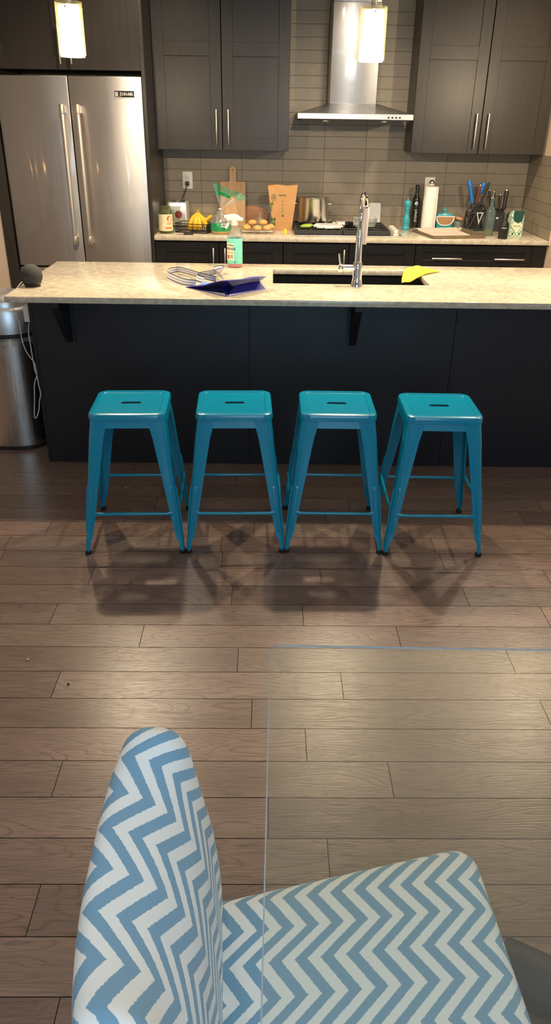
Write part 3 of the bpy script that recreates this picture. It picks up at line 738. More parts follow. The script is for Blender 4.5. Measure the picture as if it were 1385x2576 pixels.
MB().grid(liner, 96, 6).build('liner', M['liner'], t, smooth=60)

# ------------------------------------------------------------------ smart speaker and its charger cord
t = thing('smart_speaker', 'charcoal ball-shaped smart speaker at the left corner of the island', 'speaker', (-1.128, 3.622, .914))
prof = [(.034, .003), (.038, .008)]+[(.0515*math.cos(a), .048+.0515*math.sin(a)) for a in [-.75+i*(PI/2+.75)/16 for i in range(17)]]
prof[-1] = (.0005, prof[-1][1])
MB().lathe(prof, seg=36).build('shell', M['speaker'], t, smooth=60)
MB().lathe([(.034, 0), (.036, .002), (.0375, .008), (.0435, .0175), (.0430, .0185), (.03, .010)], seg=32).build('base', M['speakerbase'], t, smooth=50)
t = thing('speaker_power_cord', 'white power adapter and looped cord hanging beside the trash can', 'cord', (0, 0, 0))
MB().box(-1.212, -1.1715, 3.685, 3.735, .727, .806, .004).build('adapter', M['white'], t, smooth=30)
cp = crv([(-1.155, 3.668, .926), (-1.178, 3.66, .928), (-1.196, 3.64, .915), (-1.213, 3.62, .885), (-1.231, 3.61, .823), (-1.225, 3.61, .791), (-1.212, 3.61, .734), (-1.212, 3.61, .666), (-1.201, 3.61, .607), (-1.183, 3.615, .567),
          (-1.171, 3.62, .545), (-1.167, 3.62, .51), (-1.168, 3.625, .476), (-1.184, 3.62, .435), (-1.194, 3.62, .362), (-1.208, 3.62, .262), (-1.197, 3.62, .257), (-1.180, 3.62, .298), (-1.172, 3.62, .341), (-1.158, 3.612, .383), (-1.162, 3.614, .425),
          (-1.164, 3.612, .476), (-1.170, 3.61, .51), (-1.172, 3.612, .545), (-1.173, 3.61, .607), (-1.178, 3.62, .686), (-1.183, 3.66, .724), (-1.185, 3.69, .728)], 6)
MB().tube(cp, .0026, 8).build('cable', M['cord'], t, smooth=60)

# ------------------------------------------------------------------ spray bottle
t = thing('spray_bottle', 'cleaner spray bottle with mint label and pink liquid on the island', 'spray bottle', (-.199, 4.215, .914))
MB().lathe([(.037, 0), (.0405, .004), (.041, .012), (.041, .15), (.039, .163), (.030, .185), (.017, .205), (.0145, .213), (.0145, .222)], seg=32).build('bottle', M['plastic'], t, smooth=40)
MB().lathe([(.036, .002), (.0395, .006), (.0395, .040), (.0, .040)], seg=28, cap1=False).build('liquid', M['pinkliq'], t, smooth=40)
lb = MB().lathe([(.0413, .020), (.0416, .021), (.0416, .148), (.0413, .149)], seg=40, cap0=False, cap1=False).build('label', M['labelteal'], t, smooth=60)
def arc_panel(R, a0, a1, z0, z1): return lambda u, v: (R*math.sin(a0+(a1-a0)*u), -R*math.cos(a0+(a1-a0)*u), z0+(z1-z0)*v)
MB().grid(arc_panel(.0421, -1.55, -.06, .038, .125), 14, 1).build('label_panel', M['labelcream'], lb, smooth=60)
lettering('lettering', 'CLEANER', .019, M['ink'], lb, (0, 0, .097), bend=(.0421, -.72), widen=.9)
lettering('lettering', 'MULTI-PURPOSE', .0075, M['ink'], lb, (0, 0, .115), bend=(.0421, -.62), widen=.8)
lettering('lettering', 'BASIL & THYME', .008, M['orange'], lb, (0, 0, .078), bend=(.0421, -.62), widen=.8)
g = MB()
for i in range(6): g.grid(arc_panel(.0424, -.55, -.2+.05*(i % 2), .05+i*.0032, .0513+i*.0032), 4, 1)
g.build('small_print', M['ink'], lb)
MB().grid(arc_panel(.0424, -1.1, -.68, .046, .066), 4, 1).build('label_motif', M['orangedark'], lb)
MB().grid(arc_panel(.0421, .0, .12, .026, .035), 3, 1).build('seal', M['ink'], lb)
s = MB(); s.lathe([(.0165, .212), (.0165, .232), (.013, .236)], seg=20)
s.loft([[(x, y, z) for y, z in ((-.011, .236), (.011, .236), (.0125, .25), (.010, zt), (-.010, zt), (-.0125, .25))] for x, zt in ((-.042, .262), (-.02, .266), (.0, .268), (.02, .262), (.036, .250), (.045, .243))])
s.tube([(-.042, 0, .253), (-.054, 0, .253)], .0095, 14)
tr = s.build('trigger_head', M['pinkwhite'], t, smooth=35)
MB().tube(crv([(-.024, 0, .24), (-.030, 0, .228), (-.036, 0, .212), (-.047, 0, .196)], 4), .0045, 8, flat=1.6).build('trigger', M['pinkwhite'], tr, smooth=50)

# ------------------------------------------------------------------ tote bag
t = thing('tote_bag', 'blue folded tote bag with striped handles lying on the island', 'bag')
E1 = Vector((.173, .181, 0)); A = Vector((-.201, 3.434, .9155)); E2 = Vector((-.205, .203, 0))
def lay(u, w, z): p = A+E1*u+E2*w; return Vector((p.x, p.y, z))
def low(u, v): return lay(u, v, .9155)
def zup(v): return .917+.068*max(0, 1-v)**1.15+.006*math.sin(v*7)*(1-v)
def topf(u, v): p = lay(u, v*.98-.02*(1-v), zup(v)+.006*math.sin(u*9)*v*(1-v)*3-.012*u*(1-v)); return p
def gus(u, v):      # bottom gusset folded inward into a V
    dn = low(u, 0); up = topf(u, 0); m = lay(u, .13, .945)
    return dn.lerp(m, v*2) if v < .5 else m.lerp(up, v*2-1)
bd = MB(); bd.grid(low, 4, 8); bd.grid(topf, 8, 14)
body = bd.build('body', M['blue'], t, smooth=60, normals=False)
MB().grid(gus, 8, 4).build('bottom_gusset', M['bluemid'], t, smooth=25, normals=False)
def sideg(u, v):
    a = low(0, u); c = topf(0, u); m = (a+c)/2+Vector((.03*(1-u)*(1-.0), .031*(1-u), 0))
    return a.lerp(m, v*2) if v < .5 else m.lerp(c, v*2-1)
MB().grid(sideg, 10, 4).build('side_gusset', M['bluedark'], t, smooth=25, normals=False)
pip = MB(); pip.tube([low(0, 0), low(0, .5), low(0, 1)], .0016, 6); pip.tube([topf(u/8, 0) for u in range(9)], .0016, 6); pip.tube([topf(0, u/10) for u in range(11)], .0014, 6); pip.tube([low(0, 0), low(1, 0)], .0016, 6)
pip.build('piping', M['blue'], t)
def strap(pts, w=.030, tilt=.25):
    c = crv(pts, 8); g = MB(); n = len(c)-1
    def fn(u, v):
        i = min(n, int(round(u*n))); p = c[i]; tn = (c[min(n, i+1)]-c[max(0, i-1)]).normalized()
        up = Vector((0, 0, 1)); up = (up-tn*up.dot(tn)).normalized(); s = tn.cross(up); q = (up+s*tilt).normalized()
        return p+q*w*(v-.5)
    g.grid(fn, n, 4, uvf=lambda u, v: (u, v)); return g
strap([(-.36, 3.66, .929), (-.42, 3.69, .930), (-.47, 3.76, .931), (-.52, 3.86, .931), (-.525, 3.95, .932), (-.48, 3.99, .934), (-.43, 3.93, .936), (-.36, 3.83, .937), (-.31, 3.77, .937), (-.27, 3.74, .934)]).build('handle', M['strap'], t, smooth=60, normals=False)
strap([(-.33, 3.74, .93), (-.37, 3.80, .931), (-.36, 3.86, .933), (-.31, 3.90, .936), (-.265, 3.95, .938), (-.25, 4.0, .939), (-.275, 4.02, .937), (-.29, 3.97, .936), (-.27, 3.88, .936), (-.24, 3.80, .932)], tilt=.5).build('handle', M['strap'], t, smooth=60, normals=False)
g = MB(); g.grid(lambda u, v: lay(.32+.2*v, .98-.10*u+.03*v, .9245-.004*u), 4, 3); g.build('trim_patch', M['lightblue'], t, normals=False)

# ------------------------------------------------------------------ yellow cloth over the sink corner
CP = [[(.665, 3.915, .896), (.672, 3.99, .912), (.700, 4.06, .945), (.735, 4.13, .940)],
      [(.700, 3.90, .897), (.715, 3.98, .935), (.745, 4.06, .962), (.775, 4.12, .955)],
      [(.740, 3.935, .915), (.765, 3.99, .942), (.795, 4.05, .955), (.815, 4.10, .945)],
      [(.800, 4.03, .9185), (.835, 4.07, .919), (.855, 4.09, .919), (.905, 4.13, .917)]]
def bern(t): return ((1-t)**3, 3*t*(1-t)**2, 3*t*t*(1-t), t**3)
def cloth(u, v):
    bu, bv = bern(u), bern(v); p = Vector((0, 0, 0))
    for i in range(4):
        for j in range(4): p += Vector(CP[i][j])*bu[i]*bv[j]
    p.z += .004*math.sin(u*11+v*4)*(1-u)
    return p
o = MB().grid(cloth, 20, 16).build('dish_cloth', M['yellow'], smooth=60, normals=False)
so = o.modifiers.new('thick', 'SOLIDIFY'); so.thickness = .002
tag(o, 'yellow dish cloth draped over the right corner of the sink', 'cloth')

# ------------------------------------------------------------------ wall outlets
def outlet(label, x, z, duplex=True):
    t = thing('wall_outlet', label, 'outlet', (x, YW, z))
    MB().box(-.0375, .0375, -.006, -.0005, -.059, .059, .003).build('plate', M['white'], t, smooth=30)
    for s in (-1, 1):
        f = MB().box(-.0165, .0165, -.0085, -.005, s*.02-.0155, s*.02+.0155, .003).build('socket', M['white'], t, smooth=30)
        k = MB(); k.box(-.0075, -.0055, -.0092, -.0083, s*.02-.002, s*.02+.007); k.box(.0055, .0075, -.0092, -.0083, s*.02-.002, s*.02+.007); k.box(-.002, .002, -.0092, -.0083, s*.02-.011, s*.02-.007)
        k.build('slots', M['ink'], f)
outlet('white wall outlet with a black plug above the toaster', -.633, 1.217)
outlet('white wall outlet behind the paper towel roll', 1.176, 1.203)

WZ = .9142
# ------------------------------------------------------------------ left side of the back counter
t = thing('glass_jar', 'olive glass jar with cream label beside the fridge panel', 'jar', (-.737, 5.527, WZ))
MB().lathe([(.044, 0), (.050, .006), (.051, .02), (.051, .125), (.046, .145), (.036, .155), (.036, .172), (.038, .175), (.034, .175), (.034, .156), (.044, .144), (.048, .12), (.048, .01), (.0, .006)], seg=30, cap1=False).build('jar_body', M['oliveglass'], t, smooth=40)
lb = MB().grid(arc_panel(.0515, -1.5, 1.25, .018, .125), 24, 1).build('label', M['cream'], t, smooth=60)
def disc(R, a, z, r, n=20): return [(R*math.sin(a+r/R*math.cos(q)), -R*math.cos(a+r/R*math.cos(q)), z+r*math.sin(q)) for q in [2*PI*i/n for i in range(n)]]
g = MB(); g.add(disc(.0522, .62, .098, .019), [tuple(range(20))]); g.build('label_motif', M['orangedark'], lb)
MB().grid(arc_panel(.0521, .02, .95, .030, .044), 10, 1).build('label_band', M['orange'], lb)
g = MB()
for i in range(5): g.grid(arc_panel(.0521, .25+i*.13, .33+i*.13, .058, .074), 2, 1)
g.build('label_heading', M['orange'], lb)

t = thing('toaster', 'shiny steel toaster with red round emblem behind the jar', 'toaster', (-.695, 5.93, WZ))
b = MB(); b.loft([[(x, y, z) for x, y in rounded(hx, hy, .022, 4)] for z, hx, hy in ((.012, .072, .085), (.02, .076, .09), (.15, .075, .089), (.166, .070, .084), (.17, .062, .076))])
b.build('casing', M['toaster'], t, smooth=35)
MB().loft([[(x, y, z) for x, y in rounded(.07, .084, .02, 4)] for z in (0, .013)]).build('base', M['black'], t)
b = MB(); b.box(-.055, -.008, -.06, .06, .169, .1725); b.box(.008, .055, -.06, .06, .169, .1725); b.build('slots', M['blackgloss'], t)
MB().lathe([(.026, 0), (.026, .003), (.022, .004)], seg=24, mat=Matrix.Translation((.012, -.089, .088)) @ Matrix.Rotation(PI/2, 4, 'X')).build('emblem', M['red'], t, smooth=40)['label'] = 'red round emblem'
MB().box(-.05, .03, -.0915, -.0885, .132, .144, .001).build('name_strip', M['whitegrey'], t)
cd = MB(); cd.tube(crv([(.02, .085, .15), (.02, .105, .175), (.035, .125, .21), (.055, .137, .26), (.062, .139, .278)], 5), .0038, 8); cd.build('cord', M['black'], t, smooth=60)
MB().box(.049, .075, .105, .1405, .268, .296, .004).build('plug', M['black'], t, smooth=30)

t = thing('drinking_glass', 'clear drinking glass between the jar and the toaster', 'glass', (-.690, 5.690, WZ))
MB().lathe([(.027, 0), (.031, .003), (.036, .148), (.0335, .148), (.029, .01), (.0, .009)], seg=28, cap1=False).build('tumbler', M['glass'], t, smooth=40)

# wire basket
t = thing('wire_basket', 'dark wire basket holding the bananas', 'basket', (-.548, 5.60, WZ), -.30)
w = MB(); L, D, Hb = .118, .078, .062
for z in (.003, .022, .042, .060):
    pts = [(x, y, z) for x, y in rounded(L, D, .018, 4)]; w.tube(pts+[pts[0]], .0028 if z in (.060, .003) else .0016, 6)
w.build('hoops', M['wire'], t, smooth=60)
w = MB()
for i in range(15):
    x = -L+.012+i*(2*L-.024)/14
    for s in (-1, 1): w.tube([(x, s*D, .002), (x, s*D, .061)], .0015, 5)
    w.tube([(x, -D, .003), (x, D, .003)], .0013, 5)
for i in range(9):
    y = -D+.012+i*(2*D-.024)/8
    for s in (-1, 1): w.tube([(s*L, y, .002), (s*L, y, .061)], .0015, 5)
w.build('wires', M['wire'], t, smooth=60)
MB().box(L-.002, L+.002, -D*.8, D*.8, .01, .056, .001).build('end_plate', M['wire'], t)

t = thing('banana_bunch', 'bunch of yellow bananas standing in the wire basket', 'bananas', (-.522, 5.62, WZ+.006))
def banana(px, py, lean, turn):
    b = MB(); p = []; r = []
    for i in range(13):
        s = i/12; p.append((px*s*(1.0)+.018*math.sin(s*PI)*math.cos(turn)+lean*s*s, py*s+.018*math.sin(s*PI)*math.sin(turn), .122-.125*s+.012*s*s))
        r.append(.0062+.0125*min(1, s*3.2)*(1 if s < .85 else max(.35, (1.03-s)/.18)))
    p[-1] = (p[-1][0], p[-1][1], max(.006, p[-1][2]))
    b.tube(p, r, 10); return b.build('banana', M['banana'], t, smooth=60)
banana(-.055, -.030, 0, 3.6); banana(-.020, -.045, 0, 4.4); banana(.012, -.045, .0, 5.0); banana(.040, -.02, .03, 5.8); banana(-.05, .02, 0, 2.5)
b = MB(); b.tube(crv([(.0, 0, .112), (.03, -.01, .085), (.06, -.012, .075), (.082, -.012, .088), (.098, -.012, .104)], 5), [.007]*2+[.014]*16+[.011, .009, .006], 10); b.build('banana', M['banana'], t, smooth=60)
b = MB(); b.lathe([(.008, 0), (.010, .008), (.007, .02), (.004, .03)], 0, 0, .113, 8, sx=1.6); b.build('stem', M['banana_tip'], t, smooth=60)

# snack bag, twisted shut with a wide flared top
t = thing('snack_bag', 'clear and green plastic snack bag twisted shut, in front of the cutting board', 'bag', (-.358, 5.528, WZ))
def sack(prof, seg=40, amp=.06, k=7, off=lambda z: (0, 0)):
    return [[((r*(1+amp*math.sin(k*a+z*40)))*math.cos(a)*sx+off(z)[0], (r*(1+amp*math.sin(k*a+z*40)))*math.sin(a)*sy+off(z)[1], z) for a in [2*PI*j/seg for j in range(seg)]] for r, sx, sy, z in prof]
MB().loft(sack([(.05, 1.1, .9, .001), (.060, 1.1, .85, .008), (.063, 1.1, .85, .022)], amp=.03), cap1=False).build('contents', M['crumbs'], t, smooth=60)
MB().loft(sack([(.064, 1.1, .85, .020), (.066, 1.1, .85, .035), (.062, 1.1, .85, .062), (.058, 1.1, .85, .072)], amp=.03), cap0=False, cap1=False).build('green_band', M['greenbag'], t, smooth=60)
MB().loft(sack([(.060, 1.1, .85, .070), (.050, 1.05, .85, .098), (.030, 1, .9, .130), (.012, 1, 1, .152), (.010, 1, 1, .166)], amp=.09), cap0=False, cap1=False).build('upper_film', M['bagfilm'], t, smooth=60)
MB().box(.008, .052, -.0615, -.0595, .048, .072).build('barcode_label', M['white'], t)
g = MB()
for i in range(9): g.box(.014+i*.0037, .016+i*.0037, -.0622, -.0614, .053, .068)
g.build('barcode', M['ink'], t)
MB().lathe([(.013, -.004), (.015, 0), (.013, .004)], 0, 0, .160, 12).build('twist_tie', M['white'], t, smooth=40)
def flare(u, v):                                   # fan of film above the tie
    a = -.30+1.55*u; r = .01+(.150+.045*u)*v*(1-.22*math.sin(u*3.1)); f = .014*math.sin(u*17)*v
    x = math.sin(a)*r*1.0; z = .165+math.cos(a)*r*.98
    return (x*.92, -.012+f-.01*v, z)
MB().grid(lambda u, v: flare(u*.98, .0+v*.62), 30, 8).build('flared_film', M['bagfilm'], t, smooth=60, normals=False)
MB().grid(lambda u, v: (lambda p: (p[0], p[1]-.0006, p[2]))(flare(u*.72, .56+.16*v)), 30, 3).build('green_stripe', M['greenbag'], t, smooth=60, normals=False)
MB().grid(lambda u, v: flare(u, .70+.32*v+.04*math.sin(u*9)), 36, 5).build('flared_rim', M['greenpale'], t, smooth=60, normals=False)

# cutting boards leaning on the tiles
t = thing('cutting_board', 'pale wooden cutting board with handle leaning on the tiled wall', 'cutting board', (-.295, 5.985, WZ))
ol = [(-.094, .0), (.094, .0), (.094, .298), (.09, .304), (.026, .306), (.024, .312), (.024, .385)]+[(.024*math.cos(a), .385+.024*math.sin(a)) for a in [PI*i/10 for i in range(1, 10)]]+[(-.024, .385), (-.024, .312), (-.026, .306), (-.09, .304), (-.094, .298)]
b = MB(); lean = math.atan2(.072, .40)
b.loft([[(x, y0+z*math.sin(lean), z*math.cos(lean)) for x, z in ol] for y0 in (0, .017)])
cb = b.build('board', M['board'], t)
MB().lathe([(.0045, 0), (.0045, .0015)], seg=12, mat=Matrix.Translation((0, -.001+.383*math.sin(lean), .383*math.cos(lean))) @ Matrix.Rotation(PI/2-lean, 4, 'X')).build('hang_hole', M['ink'], t)
t = thing('oval_board', 'red-brown oval wooden board leaning behind the cutting board', 'cutting board', (-.150, 6.025, WZ))
b = MB(); ov = [(.118*math.cos(a), .068+.068*math.sin(a)) for a in [2*PI*i/36 for i in range(36)]]
b.loft([[(x, z*.2, z*.975) for x, z in ov], [(x*1.02, z*.2+.012, z*.975) for x, z in ov]]); b.build('board', M['tray'], t)
b = MB(); b.lathe([(.008, 0), (.008, .002)], seg=14, mat=Matrix.Translation((.093, .0175, .075)) @ Matrix.Rotation(PI/2, 4, 'X')); b.build('hole', M['ink'], t)

t = thing('glass_cruet', 'small clear glass bottle behind the buns', 'bottle', (-.085, 5.80, WZ))
MB().lathe([(.03, 0), (.034, .004), (.034, .05), (.026, .07), (.011, .085), (.010, .115), (.015, .12), (.013, .12), (.008, .113)], seg=24).build('bottle', M['plastic'], t, smooth=40)

# cooling rack with buns
t = thing('cooling_rack', 'low wire cooling rack carrying the buns', 'rack', (-.105, 5.60, WZ), .02)
w = MB(); pts = [(x, y, .02) for x, y in rounded(.115, .095, .02, 4)]; w.tube(pts+[pts[0]], .0025, 6)
for i in range(17): x = -.108+i*.0135; w.tube([(x, -.094, .02), (x, .094, .02)], .0012, 5)
for y in (-.06, 0, .06): w.tube([(-.115, y, .0185), (.115, y, .0185)], .0016, 5)
w.build('grid', M['steelwire'], t, smooth=60)
for sx in (-1, 1):
    for sy in (-1, 1):
        MB().tube([(sx*.095, sy*.094, .02), (sx*.095, sy*.094, .0015), (sx*.075, sy*.094, .0015), (sx*.075, sy*.094, .02)], .0018, 6).build('leg', M['steelwire'], t, smooth=60)
def bun_mesh():
    b = MB(); b.lathe([(.018, 0), (.027, .004), (.031, .013), (.029, .023), (.021, .030), (.010, .0335), (.0005, .0345)], seg=20); return b
bun0 = None
for lab, x, y, z in (('golden bun at the left front of the cooling rack', -.178, 5.565, .0225), ('golden bun in the middle front of the cooling rack', -.102, 5.545, .0225), ('golden bun at the right front of the cooling rack', -.034, 5.555, .0225),
                     ('golden bun on top left of the pile', -.138, 5.585, .0545), ('golden bun on top right of the pile', -.062, 5.588, .0545), ('golden bun at the far right of the cooling rack', -.012, 5.63, .0225), ('golden bun low at the back left of the rack', -.168, 5.64, .0225)):
    if bun0 is None: bun0 = o = bun_mesh().build('bread_bun', M['bread'], smooth=60)
    else: o = bun0.copy(); COL.objects.link(o)
    o.location = (x, y, WZ+z); o.rotation_euler = (0, 0, x*30); o.scale = (1, 1, 1.0)
    tag(o, lab, 'bun', 'buns on the cooling rack')

t = thing('utility_knife', 'small black-handled peeler lying in front of the wire basket', 'utensil', (-.60, 5.44, WZ+.006), -.05)
MB().tube([(-.01, 0, 0), (.0, 0, 0), (.05, 0, 0), (.06, 0, 0)], [.004, .0065, .0065, .004], 10).build('grip', M['black'], t, smooth=60)
MB().box(-.055, -.008, -.004, .004, -.004, .002, .001).build('blade', M['steelwire'], t)

# kraft bag
t = thing('paper_bag', 'kraft paper bag with green print left of the stock pot', 'bag', (.073, 5.775, WZ), .02)
def bagring(z, hx, hy): return [(-hx, -hy, z), (-hx*.33, -hy*1.0, z), (hx*.33, -hy*1.0, z), (hx, -hy, z), (hx*.86, 0, z), (hx, hy, z), (hx*.33, hy, z), (-hx*.33, hy, z), (-hx, hy, z), (-hx*.86, 0, z)]
zig = .006
r = [bagring(0, .065, .045), bagring(.06, .074, .05), bagring(.15, .087, .045), bagring(.25, .099, .036), bagring(.297, .106, .030)]
r[-1] = [(x, y, z+(zig if i % 2 else -zig*.3)) for i, (x, y, z) in enumerate(r[-1])]
kb = MB().loft(r, cap1=False).build('bag_body', M['kraft'], t)
def bp(x, z): # point on the front face of the bag
    hy = .045+(z/.06)*.005 if z < .06 else (.05-(z-.06)/.09*.005 if z < .15 else .045-(z-.15)/.10*.009 if z < .25 else .036-(z-.25)/.047*.006)
    return (x, -hy-.0012, z)
g = MB()
def ringp(cx, cz, r0, r1, n=24):
    vs = [bp(cx+r*math.cos(2*PI*i/n), cz+r*math.sin(2*PI*i/n)*1.15) for i in range(n) for r in (r0, r1)]
    return vs, [(2*i, 2*i+1, (2*i+3) % (2*n), (2*i+2) % (2*n)) for i in range(n)]
g.add(*ringp(-.063, .222, .016, .019)); g.add(*ringp(-.063, .222, .009, .0105))
for i in range(5): z = .214+i*.004; g.add([bp(-.071, z), bp(-.055, z), bp(-.055, z+.0015), bp(-.071, z+.0015)], [(0, 1, 2, 3)])
def leaf(x, z, a, l): 
    d = (math.cos(a)*l, math.sin(a)*l); nn = (-d[1]*.28, d[0]*.28)
    return [bp(x, z), bp(x+d[0]*.5+nn[0], z+d[1]*.5+nn[1]), bp(x+d[0], z+d[1]), bp(x+d[0]*.5-nn[0], z+d[1]*.5-nn[1])]
g.build('printed_emblem', M['green_ink'], kb, normals=False); g = MB()
rr = random.Random(5)
for i in range(16): g.add(leaf(-.075+.02*rr.random(), .02+.05*rr.random(), 1.2+.9*rr.random(), .026), [(0, 1, 2, 3)])
for i in range(9): g.add(leaf(-.088+.012*rr.random(), .125+.055*rr.random(), .3+2.2*rr.random(), .02), [(0, 1, 2, 3)])
g.add(leaf(-.005, .092, 1.0, .022), [(0, 1, 2, 3)]); g.add(leaf(.008, .092, 1.9, .022), [(0, 1, 2, 3)])
g.build('printed_leaves', M['green_ink'], kb, normals=False); g = MB()
for z in (.196, .172, .15, .128): g.add(*ringp(.0, z, .0045, .0065, 12))
g.build('printed_icons', M['green_ink'], kb, normals=False)
g = MB()
for i in range(11):
    x = -.026+i*.0046; h = (.009, .011, .0085)[i % 3]
    g.add([bp(x, .231), bp(x+.003, .231), bp(x+.003, .231+h), bp(x, .231+h)], [(0, 1, 2, 3)])
g.add([bp(-.027, .2345), bp(.026, .2345), bp(.026, .2362), bp(-.027, .2362)], [(0, 1, 2, 3)])
g.build('printed_heading', M['green_ink'], kb, normals=False)
tag(MB().box(-.011, .011, -.012, .012, 0, .033, .003).build('sponge', M['yellow'], loc=(.094, 5.54, WZ), smooth=30), 'small yellow sponge standing in front of the paper bag', 'sponge')

# ------------------------------------------------------------------ cooktop and what lies on it
t = thing('cooktop', 'black and steel gas cooktop set in the back worktop', 'cooktop', (0, 0, WZ))
MB().box(.150, .905, 5.452, 5.985, 0, .008, .003).build('tray', M['hoodlip'], t, smooth=30)
MB().box(.160, .815, 5.462, 5.975, .008, .010).build('burner_pan', M['blackgloss'], t)
for gx0, gx1 in ((.160, .488), (.492, .820)):
    g = MB(); z0, z1 = .030, .040
    for y in (5.47, 5.96): g.box(gx0, gx1, y-.006, y+.006, .0105, z1, .002, seg=1)
    for x in (gx0+.006, gx1-.006): g.box(x-.006, x+.006, 5.47, 5.96, .012, z1, .002, seg=1)
    for y in (5.59, 5.72, 5.84): g.box(gx0, gx1, y-.005, y+.005, z0, z1, .002, seg=1)
    for x in (gx0+.11, gx1-.11): g.box(x-.005, x+.005, 5.47, 5.96, z0, z1, .002, seg=1)
    g.build('grate', M['iron'], t)
for x, y, r in ((.245, 5.59, .034), (.245, 5.84, .042), (.40, 5.715, .03), (.575, 5.59, .034), (.575, 5.84, .04), (.74, 5.70, .045)):
    MB().lathe([(r, .010), (r, .018), (r*.8, .0235), (r*.2, .0255)], x, y, 0, 20).build('burner', M['iron'], t, smooth=40)
for y in (5.50, 5.575, 5.65, 5.725):
    MB().lathe([(.026, .008), (.026, .014), (.022, .018), (.0205, .042), (.017, .046)], .862, y, 0, 18).build('knob', M['cream2'], t, smooth=40)
GZ = WZ+.0402
t = thing('stock_pot', 'tall polished stock pot on the cooktop', 'pot', (.298, 5.885, GZ))
MB().lathe([(.108, 0), (.113, .004), (.115, .02), (.115, .165), (.119, .170), (.119, .174)], seg=48).build('pot_body', M['pot'], t, smooth=40)
MB().lathe([(.118, .174), (.118, .178), (.09, .188), (.03, .194), (.0, .195)], seg=40, cap1=False).build('lid', M['pot'], t, smooth=40)
for s in (-1, 1):
    MB().tube(crv([(s*.113, -.03, .13), (s*.136, -.025, .132), (s*.142, 0, .133), (s*.136, .025, .132), (s*.113, .03, .13)], 5), .0045, 8).build('handle', M['pot'], t, smooth=60)

def clip_lid(label, loc, rz, tilt):
    t = thing('container_lid', label, 'lid', loc, rz, 'clip lids lying on the cooktop'); t.rotation_euler = (tilt, 0, rz)
    MB().loft([[(x, y, z) for x, y in rounded(hx, hy, .02, 5)] for z, hx, hy in ((0, .088, .064), (.010, .09, .066), (.013, .086, .062))]).build('lid_plate', M['white'], t, smooth=35)
    MB().loft([[(x, y, z) for x, y in rounded(.066, .030, .014, 5)] for z in (.0125, .0142)]).build('inset', M['whitegrey'], t)
    for a in range(4):
        R = Matrix.Rotation(a*PI/2, 4, 'Z'); e = .066 if a % 2 == 0 else .090
        f = MB(); vs = [tuple(R @ Vector(p)) for p in ((-.032, -e, .004), (.032, -e, .004), (.028, -e-.014, .002), (-.028, -e-.014, .002), (-.032, -e, .011), (.032, -e, .011), (.028, -e-.014, .006), (-.028, -e-.014, .006))]
        f.add(vs, [(0, 1, 2, 3), (4, 5, 6, 7), (0, 1, 5, 4), (1, 2, 6, 5), (2, 3, 7, 6), (3, 0, 4, 7)]); f.build('clip', M['white'], t)
clip_lid('white clip-on container lid lying in front of the stock pot', (.398, 5.615, GZ+.0045), .03, .06)
clip_lid('white clip-on container lid lying behind the first one, nearer the wall', (.545, 5.815, GZ+.001), -.04, .0)
t = thing('silicone_mitt', 'lime green silicone pot holder at the left of the cooktop', 'pot holder', (.235, 5.60, GZ))
MB().loft([[(x*s+.02*(z/.02), y*s, z) for x, y in rounded(.042, .034, .022, 5)] for z, s in ((0, .8), (.006, 1), (.016, .95), (.022, .6))]).build('pad', M['lime'], t, smooth=60)
t = thing('steel_tongs', 'bent steel tongs resting against the stock pot', 'tongs', (.43, 5.735, GZ), .15)
for s in (-1, 1):
    MB().tube(crv([(-.07, s*.004, .006), (-.02, s*.010, .030), (.0, s*.012, .042), (.045, s*.02, .012), (.06, s*.022, .006)], 5), .006, 8, flat=.35).build('arm', M['steelwire'], t, smooth=60)
t = thing('dark_glass_bowl', 'small dark glass bowl in the middle of the cooktop', 'bowl', (.548, 5.64, GZ))
MB().lathe([(.018, 0), (.026, .004), (.031, .018), (.030, .036), (.028, .036), (.028, .018), (.022, .007), (.0, .006)], seg=24, cap1=False).build('bowl', M['blackgloss'], t, smooth=40)
t = thing('glass_container', 'clear rectangular glass container behind the faucet', 'container', (.665, 5.70, GZ), .05)
b = MB(); r = [[(x, y, z) for x, y in rounded(hx, hy, .018, 4)] for z, hx, hy in ((.001, .066, .05), (.004, .07, .055), (.055, .083, .067), (.058, .086, .07), (.058, .080, .064), (.05, .078, .062), (.008, .066, .05))]
b.loft(r); b.build('dish', M['plastic'], t, smooth=35)
t = thing('plastic_mat', 'pale grey plastic sheet leaning on the wall behind the faucet', 'cutting mat', (.775, 6.03, WZ))
b = MB(); b.loft([[(x, y0+z*.16, z) for x, z in rounded(.044, .083, .012, 4, 0, .083)] for y0 in (0, .003)]); b.build('sheet', M['whitegrey'], t)

# ------------------------------------------------------------------ right side of the back counter
t = thing('pepper_mill', 'turned teal pepper mill left of the dark oil bottle', 'pepper mill', (.992, 5.885, WZ))
MB().lathe([(.026, 0), (.028, .004), (.028, .018), (.024, .024), (.0255, .030), (.0235, .036), (.0255, .043), (.0265, .062), (.024, .082), (.0175, .106), (.0165, .125), (.020, .142), (.0225, .146)], seg=28).build('body', M['tealbright'], t, smooth=50)
MB().lathe([(.0225, .147), (.0185, .153), (.0235, .163), (.0265, .178), (.0245, .193), (.015, .203), (.006, .205)], seg=28).build('head', M['tealbright'], t, smooth=50)
MB().lathe([(.004, .205), (.006, .210), (.003, .216)], seg=14).build('knob', M['chrome'], t, smooth=50)

